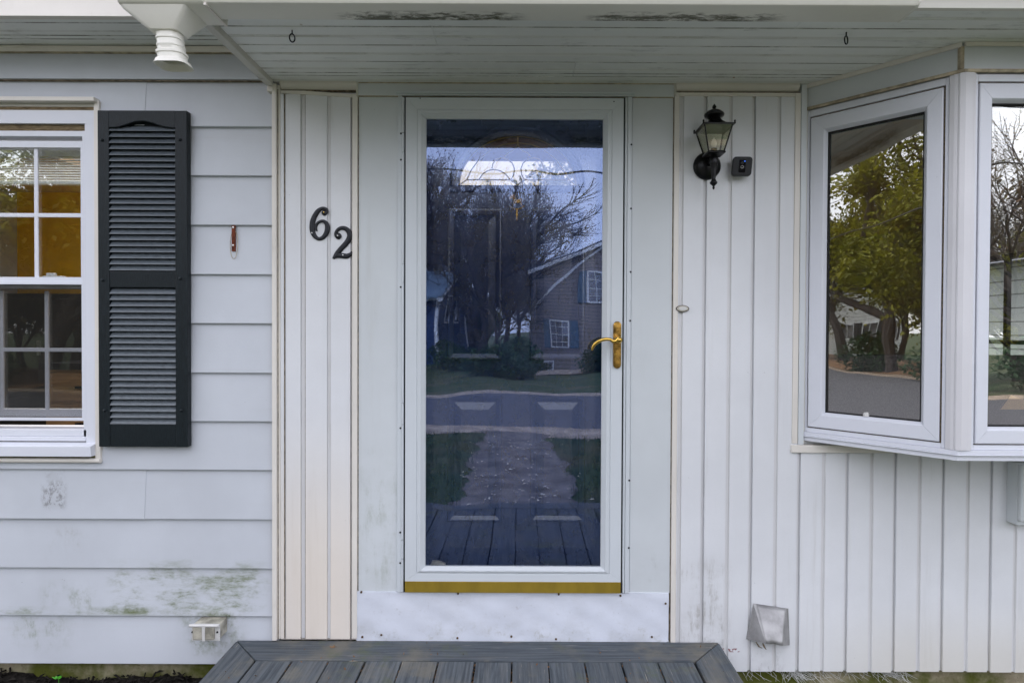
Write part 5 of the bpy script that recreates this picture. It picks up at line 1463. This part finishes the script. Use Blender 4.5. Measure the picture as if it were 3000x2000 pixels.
MB(btf).box(-.16, .05, -.16, .05, gz0, be - .1).build('corner_board', M['whitetrim'], bh)
MB(btf).box(-.16, .05, -bd_ - .05, -bd_ + .16, gz0, be - .1).build('corner_board', M['whitetrim'], bh)
for (y, z0_, z1_) in ((-2.2, 1.8, 3.4), (-4.4, 1.8, 3.4)):
    w = MB(btf).box(.0, .06, y - .5, y + .5, z0_, z1_).build('window', M['whitetrim'], bh)
    MB(btf).box(.05, .075, y - .4, y + .4, z0_ + .1, z1_ - .1).build('pane', M['camgloss'], w)
w = MB(btf).box(-2.6, -1.5, .0, .06, .6, 2.2).build('window', M['whitetrim'], bh)
MB(btf).box(-2.5, -1.6, .05, .075, .7, 2.1).build('pane', M['camgloss'], w)
# white house down the road
wh = thing('white_house', 'white lap sided house with dark shutters down the road', 'house', (-42, -25, gz0))
wa = R(62)
wtf = lambda p: (-40 + p[0] * math.cos(wa) - p[1] * math.sin(wa), -23.5 + p[0] * math.sin(wa) + p[1] * math.cos(wa), p[2])
MB(wtf).box(-6, 3.2, 0, 7, gz0, 2.6).prism([(-6, 2.6), (3.2, 2.6), (-1.4, 5.2)], 'y', 0, 7).build('wall', M['whitelap'], wh)
MB(wtf).prism([(-6.4, 2.35), (-1.4, 5.25), (-1.4, 5.4), (-6.4, 2.5)], 'y', -.3, 7.3).build('roof', M['roofgrey'], wh)
MB(wtf).prism([(3.6, 2.35), (-1.4, 5.25), (-1.4, 5.4), (3.6, 2.5)], 'y', -.3, 7.3).build('roof', M['roofgrey'], wh)
for x in (-4.6, -2.2, .2):
    w = MB(wtf).box(x, x + 1.5, -.06, 0, .9, 2.2).build('window', M['whitetrim'], wh)
    MB(wtf).box(x + .1, x + .7, -.08, -.05, 1.0, 2.1).build('pane', M['camgloss'], w)
    MB(wtf).box(x + .8, x + 1.4, -.08, -.05, 1.0, 2.1).build('pane', M['camgloss'], w)
    MB(wtf).box(x - .42, x - .04, -.05, 0, .88, 2.22).build('shutter', M['darkroom'], wh)
    MB(wtf).box(x + 1.54, x + 1.92, -.05, 0, .88, 2.22).build('shutter', M['darkroom'], wh)
# grey outbuilding behind the house, seen through the far room window
gb_ = thing('garden_shed', 'grey sided outbuilding seen through the end window of the sofa room', 'shed', (11, 8, 0))
MB().box(9.0, 13.0, 5.6, 11.0, -.05, 2.9).build('wall', M['tanlap'], gb_)
MB().prism([(8.6, 2.8), (13.4, 2.8), (11.0, 4.2)], 'y', 5.3, 11.3).build('roof', M['roofgrey'], gb_)
MB().box(8.95, 9.0, 5.55, 5.75, 0, 2.8).build('corner_board', M['whitetrim'], gb_)
w = MB().box(8.94, 9.0, 6.6, 7.6, .8, 2.1).build('window', M['whitetrim'], gb_)
MB().box(8.92, 8.945, 6.7, 7.5, .9, 2.0).build('pane', M['camgloss'], w)

# ---- cables and poles
def pole(x, y, lab):
    t = thing('utility_pole', lab, 'utility pole', (x, y, gz(y)), 'utility poles beside the road')
    MB().tube([(x, y, gz(y) - .2), (x, y, 8.2)], [.15, .11], 12).build('post', M['wood_pole'], t, smooth=50)
    MB().box(x - .06, x + .06, y - 1.0, y + 1.0, 7.6, 7.75).build('crossarm', M['wood_pole'], t)
pole(-62, -12.4, 'wooden utility pole down the road past the white house')
pole(60, -12.4, 'wooden utility pole down the road past the bay window side')
for (yy, zz_, r_, lab) in ((-9.0, mp(1180, 396, 9.0).z, .022, 'thick black cable strung low along the road'), (-12.3, mp(1180, 396, 9).z + 2.2, .012, 'thin black wire strung high along the road')):
    pts = [(x, yy + (abs(x) / 60) ** 2 * (-12.4 - yy), zz_ + 1.6 * (x / 60) ** 2) for x in np.linspace(-61, 60, 60)]
    tag(MB().tube(pts, r_, 6).build('power_line', M['cable'], smooth=60), lab, 'cable')

# ---- trees
def make_tree(seed, height, spread, kind, trunk_r=.2, levels=5, leafn=9000, leaf=.07, lean=.0, base=.25):
    rs = random.Random(seed)
    tv, tf_, wv, wf = [], [], [], []
    tips = []
    def seg(V_, F_, p, q, r0, r1, n):
        d = (q - p).normalized(); u = d.orthogonal().normalized(); w = d.cross(u)
        b = len(V_)
        for c, r in ((p, r0), (q, r1)):
            for k in range(n):
                a = 6.2832 * k / n
                V_.append(tuple(c + (u * math.cos(a) + w * math.sin(a)) * r))
        for k in range(n):
            F_.append((b + k, b + (k + 1) % n, b + n + (k + 1) % n, b + n + k))
    def grow(p, d, L, r, lev):
        n = 8 if lev == 0 else (6 if lev < 3 else 3)
        V_, F_ = (tv, tf_) if lev < 3 else (wv, wf)
        steps = 4 if lev == 0 else 3
        cur, dr = p.copy(), d.copy()
        pts_ = [cur.copy()]
        for s in range(steps):
            dr = (dr + Vector((rs.gauss(0, .12), rs.gauss(0, .12), rs.gauss(.05 if kind != 'weep' else -.03, .08)))).normalized()
            nx_ = cur + dr * (L / steps)
            seg(V_, F_, cur, nx_, r * (1 - .35 * s / steps), r * (1 - .35 * (s + 1) / steps), n)
            cur = nx_; pts_.append(cur.copy())
        if lev >= 2: tips.extend(pts_[1:])
        if lev >= levels: return
        nc = rs.choice((3, 4)) if lev else 5
        for c in range(nc):
            f = rs.uniform(.45, 1.0) if c else 1.0
            i = min(int(f * steps), steps - 1)
            st = pts_[i].lerp(pts_[i + 1], f * steps - i) if f < 1 else cur
            az = rs.uniform(0, 6.28) if lev else c * 6.28 / nc + rs.uniform(-.4, .4)
            u = dr.orthogonal().normalized(); w = dr.cross(u)
            an = rs.uniform(.35, .85) * (spread if lev < 2 else 1.0) if c else rs.uniform(.05, .35)
            nd = (dr * math.cos(an) + (u * math.cos(az) + w * math.sin(az)) * math.sin(an)).normalized()
            grow(st, nd, L * rs.uniform(.6, .82), r * (.68 if c == 0 else rs.uniform(.42, .58)), lev + 1)
    grow(Vector((0, 0, -.1)), Vector((lean, 0, 1)).normalized(), height * base, trunk_r, 0)
    tr = bpy.data.meshes.new('trunk'); tr.from_pydata(tv, [], tf_); tr.materials.append(M['bark'])
    cv, cf = list(wv), list(wf)
    nm = len(cf)
    mats = {'bare': M['bud'], 'leafy': M['leaf'], 'dark': M['leafdark'], 'weep': M['leaf']}
    for _ in range(leafn):
        t = tips[rs.randrange(len(tips))]
        c = t + Vector((rs.gauss(0, .22), rs.gauss(0, .22), rs.gauss(0, .20)))
        e = Euler((rs.uniform(-1, 1), rs.uniform(-1, 1), rs.uniform(0, 6.28)))
        s = leaf * rs.uniform(.6, 1.4)
        b = len(cv)
        for x, y, z in ((-1, 0, 0), (0, -.6, .15), (1, 0, 0), (0, .6, .15)):
            q = Vector((x * s, y * s, z * s)); q.rotate(e); cv.append(tuple(c + q))
        cf.append((b, b + 1, b + 2, b + 3))
    cr = bpy.data.meshes.new('crown'); cr.from_pydata(cv, [], cf)
    cr.materials.append(M['twig']); cr.materials.append(mats[kind])
    idx = np.zeros(len(cf), dtype=np.int32); idx[nm:] = 1
    cr.polygons.foreach_set('material_index', idx)
    return tr, cr
protos = {
    'bare_a': make_tree(3, 15, .8, 'bare', .24, 6, 5200, .045, 0, .22),
    'bare_b': make_tree(11, 11, .9, 'bare', .18, 6, 4200, .045, 0, .22),
    'leafy_a': make_tree(21, 11, 1.05, 'leafy', .22, 5, 15000, .085, .05, .24),
    'leafy_b': make_tree(33, 13, .9, 'leafy', .2, 5, 14000, .09, 0, .24),
    'dark_a': make_tree(41, 9, .9, 'dark', .16, 5, 14000, .09, 0, .18),
}
def tree(kind, x, y, rz, sc, name, label, group=None):
    t = thing(name, label, 'tree', (x, y, gz(y)), group)
    t.rotation_euler = (0, 0, rz); t.scale = (sc, sc, sc)
    for nm, me in zip(('trunk', 'crown'), protos[kind]):
        o = bpy.data.objects.new(nm, me); COL.objects.link(o); o.parent = t
    return t
X_ = lambda px, s: mp(px, 700, s).x
G1 = 'bare trees behind the houses across the road'
LB = 'bare spring tree with fine twigs rising behind the houses across the road'
for px, s, rz, sc, k in ((1105, 30, .3, 1.05, 'bare_a'), (990, 46, 1.7, 1.75, 'bare_a'), (1105, 36, 2.6, 1.0, 'bare_a'), (1160, 44, 4.0, 1.3, 'bare_a'), (1200, 42, 5.1, 1.2, 'bare_b'), (1250, 47, .8, 1.05, 'bare_b'), (1310, 50, 2.2, 1.0, 'bare_b'), (1120, 27, 3.0, .8, 'bare_b'), (985, 52, 4.4, 1.95, 'bare_a'), (1075, 43, 5.6, 1.6, 'bare_a'), (1030, 46, 2.9, 1.8, 'bare_a')):
    lab = LB if s > 32 else ('tall bare tree in the gap between the blue and grey houses' if k == 'bare_a' else 'small bare tree in the gap between the blue and grey houses')
    tree(k, X_(px, s), -s, rz, sc, 'bare_tree', lab, G1)
tree('dark_a', X_(1065, 44), -44, .4, 1.1, 'evergreen_tree', 'dark green tree growing beside the navy blue house')
tree('dark_a', X_(1090, 52), -52, 1.4, 1.0, 'evergreen_tree', 'dark green tree in the gap between the blue and grey houses')
tree('leafy_a', -18.3, -12.6, .6, 1.12, 'maple_tree', 'leafy green maple on the leaf strewn verge down the road')
tree('leafy_b', -30, -12.9, 2.0, 1.0, 'maple_tree', 'leafy green tree standing between the verge maple and the white house')
tree('leafy_a', -27, -18.5, 3.3, 1.1, 'maple_tree', 'leafy green tree standing in front of the white house')
tree('leafy_a', -22.5, -17.5, 1.2, 1.15, 'maple_tree', 'broad leafy tree up the bank behind the verge maple')
tree('leafy_b', -25, -14.6, 5.2, 1.3, 'maple_tree', 'leafy green tree on the bank just past the verge maple')
tree('leafy_b', -12.6, -13.0, 1.0, .9, 'leafy_tree', 'slim leafy tree on the verge nearest the deck path')
tree('leafy_b', -15.5, -15.0, 4.1, .95, 'leafy_tree', 'leafy tree mirrored in the kitchen window panes')
tree('leafy_a', -21, -24, 5.0, 1.1, 'leafy_tree', 'leafy tree on the lawn left of the navy blue house')
tree('dark_a', -14.8, -17.5, .9, 1.45, 'evergreen_tree', 'big dark green tree behind the slim leafy verge tree')
tree('leafy_a', -13.6, -15.8, 2.9, 1.15, 'leafy_tree', 'wide leafy tree between the slim verge tree and the dark tree')
tree('dark_a', -20, -21, 2.2, 1.1, 'evergreen_tree', 'dark green tree behind the leafy trees opposite the kitchen')
tree('dark_a', -16, -24, 3.2, 1.2, 'evergreen_tree', 'tall dark green tree left of the navy blue house lawn')
tree('bare_b', 14.2, -14.6, .3, 1.0, 'bare_tree', 'bare budding tree mirrored in the front bay pane')
tree('bare_a', 20.5, -22, 1.3, .9, 'bare_tree', 'tall bare tree beyond the budding tree opposite the bay')
tree('leafy_a', 15.6, -16.8, 1.9, .55, 'leafy_tree', 'low leafy tree beside the bare trees opposite the bay')
tree('leafy_b', 17.4, -18.6, .5, .75, 'leafy_tree', 'young leafy tree behind the low tree opposite the bay')
tree('bare_b', 15.8, -15.6, 2.5, .95, 'bare_tree', 'second bare budding tree close beside the low leafy tree')
G2 = 'trees far beyond the houses'
LF = {'leafy_b': 'light green leafy tree standing in the belt far beyond the houses', 'bare_a': 'tall bare tree standing in the belt far beyond the houses', 'dark_a': 'dark green tree standing in the belt far beyond the houses'}
for i in range(20):
    a = -1.35 + 2.7 * i / 19
    d = 62 + 9 * math.sin(i * 2.3)
    kd = ('leafy_b', 'bare_a', 'dark_a')[i % 3]
    tree(kd, d * math.sin(a) * 1.1, -d * math.cos(a) - 4, i * 1.1, 1.15, 'belt_tree', LF[kd], G2)
tree('leafy_a', 3.0, 17, 1.0, .9, 'garden_tree', 'leafy tree in the garden behind the house')
tree('leafy_b', -1.5, 22, 2.0, 1.0, 'garden_tree', 'tall leafy tree farther back in the garden behind the house')

# ---- bushes
def make_bush(seed, rad, h, n, leaf):
    rs = random.Random(seed)
    vs, fs = [], []
    st = MB()
    for _ in range(14):
        a = rs.uniform(0, 6.28); r = rs.uniform(.2, .8) * rad
        st.tube([(0, 0, -.05), (r * .4 * math.cos(a), r * .4 * math.sin(a), h * .4), (r * math.cos(a), r * math.sin(a), h * rs.uniform(.6, .95))], [.02, .014, .006], 4)
    for _ in range(n):
        a = rs.uniform(0, 6.28); t = rs.uniform(0, 1) ** .5
        zf = rs.uniform(.02, 1)
        rr_ = rad * t * (1 - (zf - .45) ** 2 * 2.2) * (1 + .22 * math.sin(3 * a + seed) + .12 * math.sin(7 * a))
        c = Vector((rr_ * math.cos(a), rr_ * math.sin(a), h * zf * (1 + .12 * math.sin(4 * a))))
        e = Euler((rs.uniform(-1, 1), rs.uniform(-1, 1), rs.uniform(0, 6.28))); s = leaf * rs.uniform(.6, 1.4)
        b = len(vs)
        for x, y, z in ((-1, 0, 0), (0, -.6, .15), (1, 0, 0), (0, .6, .15)):
            q = Vector((x * s, y * s, z * s)); q.rotate(e); vs.append(tuple(c + q))
        fs.append((b, b + 1, b + 2, b + 3))
    sm_ = bpy.data.meshes.new('stems'); sm_.from_pydata(st.v, [], st.f); sm_.materials.append(M['bark'])
    fm = bpy.data.meshes.new('foliage'); fm.from_pydata(vs, [], fs); fm.materials.append(M['leafdark'])
    return sm_, fm
bushes = [make_bush(5, .9, 1.3, 3200, .06), make_bush(9, 1.1, 1.0, 3200, .06)]
def bush(k, x, y, sc, label):
    t = thing('bush', label, 'bush', (x, y, gz(y)))
    t.rotation_euler = (0, 0, x); t.scale = (sc, sc, sc)
    for nm, me in zip(('stems', 'foliage'), bushes[k]):
        o = bpy.data.objects.new(nm, me); COL.objects.link(o); o.parent = t
bush(0, X_(1378, 26), -26, 1.1, 'dark green bush in front of the grey house window')
bush(1, X_(1140, 21), -21, 1.25, 'wide dark hedge bush on the lawn between the two houses')
bush(0, X_(1195, 22), -22, 1.1, 'dark rounded hedge bush nearer the grey house corner')
bush(1, X_(1068, 29), -29, 1.2, 'dark green bush against the navy blue house corner')
bush(1, X_(1235, 28.6), -28.6, .6, 'low green bush by the grey house basement window')
bush(0, X_(1030, 30.5), -30.5, 1.0, 'rounded green bush before the navy blue house front')
bush(0, -19.6, -12.6, 1.1, 'dark round bush beside the verge maple')
bush(1, -14.4, -12.3, 1.2, 'dark low bush on the verge across from the deck')
bush(0, 13.2, -12.6, 1.25, 'dark bush on the verge opposite the bay window')
bush(0, 15.4, -13.0, 1.3, 'dark bush under the budding tree opposite the bay')
bush(1, 4.2, 9.0, 1.1, 'green bush in front of the grey garden outbuilding')
# leaf-strewn bank and mulch bed across the road
xs = np.linspace(-46, -12.2, 60)
sheet('leaf_bank', [[(x, y, gz(y) + .02 + (.0 if j in (0, 6) else .25 + .1 * math.sin(x)) * (0.6 if j in (1, 5) else 1)) for x in xs] for j, y in enumerate(np.linspace(-12.1, -21, 7))], M['litter'], smooth=60)
xs = np.linspace(X_(1226, 26), X_(1390, 26), 24)
sheet('flower_bed', [[(x, -26 - y - .3 * math.sin(x), gz(-26) + .03 + (.12 if y == 1 else 0)) for x in xs] for y in (0, 1, 2)], M['sand'], smooth=60)

# ---- petals on the path, grass blades along it
pts = []
for _ in range(260):
    y = -1.95 - random.random() ** 1.6 * 4.2
    pts.append((random.gauss(-.05, .28), y, .02))
scatter_quads('fallen_petals', pts, .022, M['petal'], 'pale fallen petals scattered over the worn path', 'petals', tilt=.2)
n = 26000
bx = rng.uniform(-4.5, 4.5, n); by = rng.uniform(-6.25, -1.1, n)
keep = (np.abs(bx + .05) > .56 - .12 * (-1.7 - by) / 5) & ~((bx > dxl - .05) & (bx < dxr + .05) & (by > DF - .03)) & ~((bx < -1.0) & (by > -.95))
bx, by = bx[keep], by[keep]; n = len(bx)
hh_ = rng.uniform(.035, .085, n); ang = rng.uniform(0, 6.28, n); ln = rng.uniform(0, .04, n)
wv_ = .004
v0 = np.stack([bx - wv_ * np.cos(ang), by - wv_ * np.sin(ang), np.zeros(n)], 1)
v1_ = np.stack([bx + wv_ * np.cos(ang), by + wv_ * np.sin(ang), np.zeros(n)], 1)
v2_ = np.stack([bx - ln * np.sin(ang), by + ln * np.cos(ang), hh_], 1)
vv = np.stack([v0, v1_, v2_], 1).reshape(-1, 3)
ff = np.arange(3 * n).reshape(-1, 3)
gm_ = bpy.data.meshes.new('grass_blades'); gm_.from_pydata(vv.tolist(), [], ff.tolist())
tag(mobj('grass_blades', gm_, M['grass']), 'short green grass blades either side of the path', 'grass', kind='stuff')
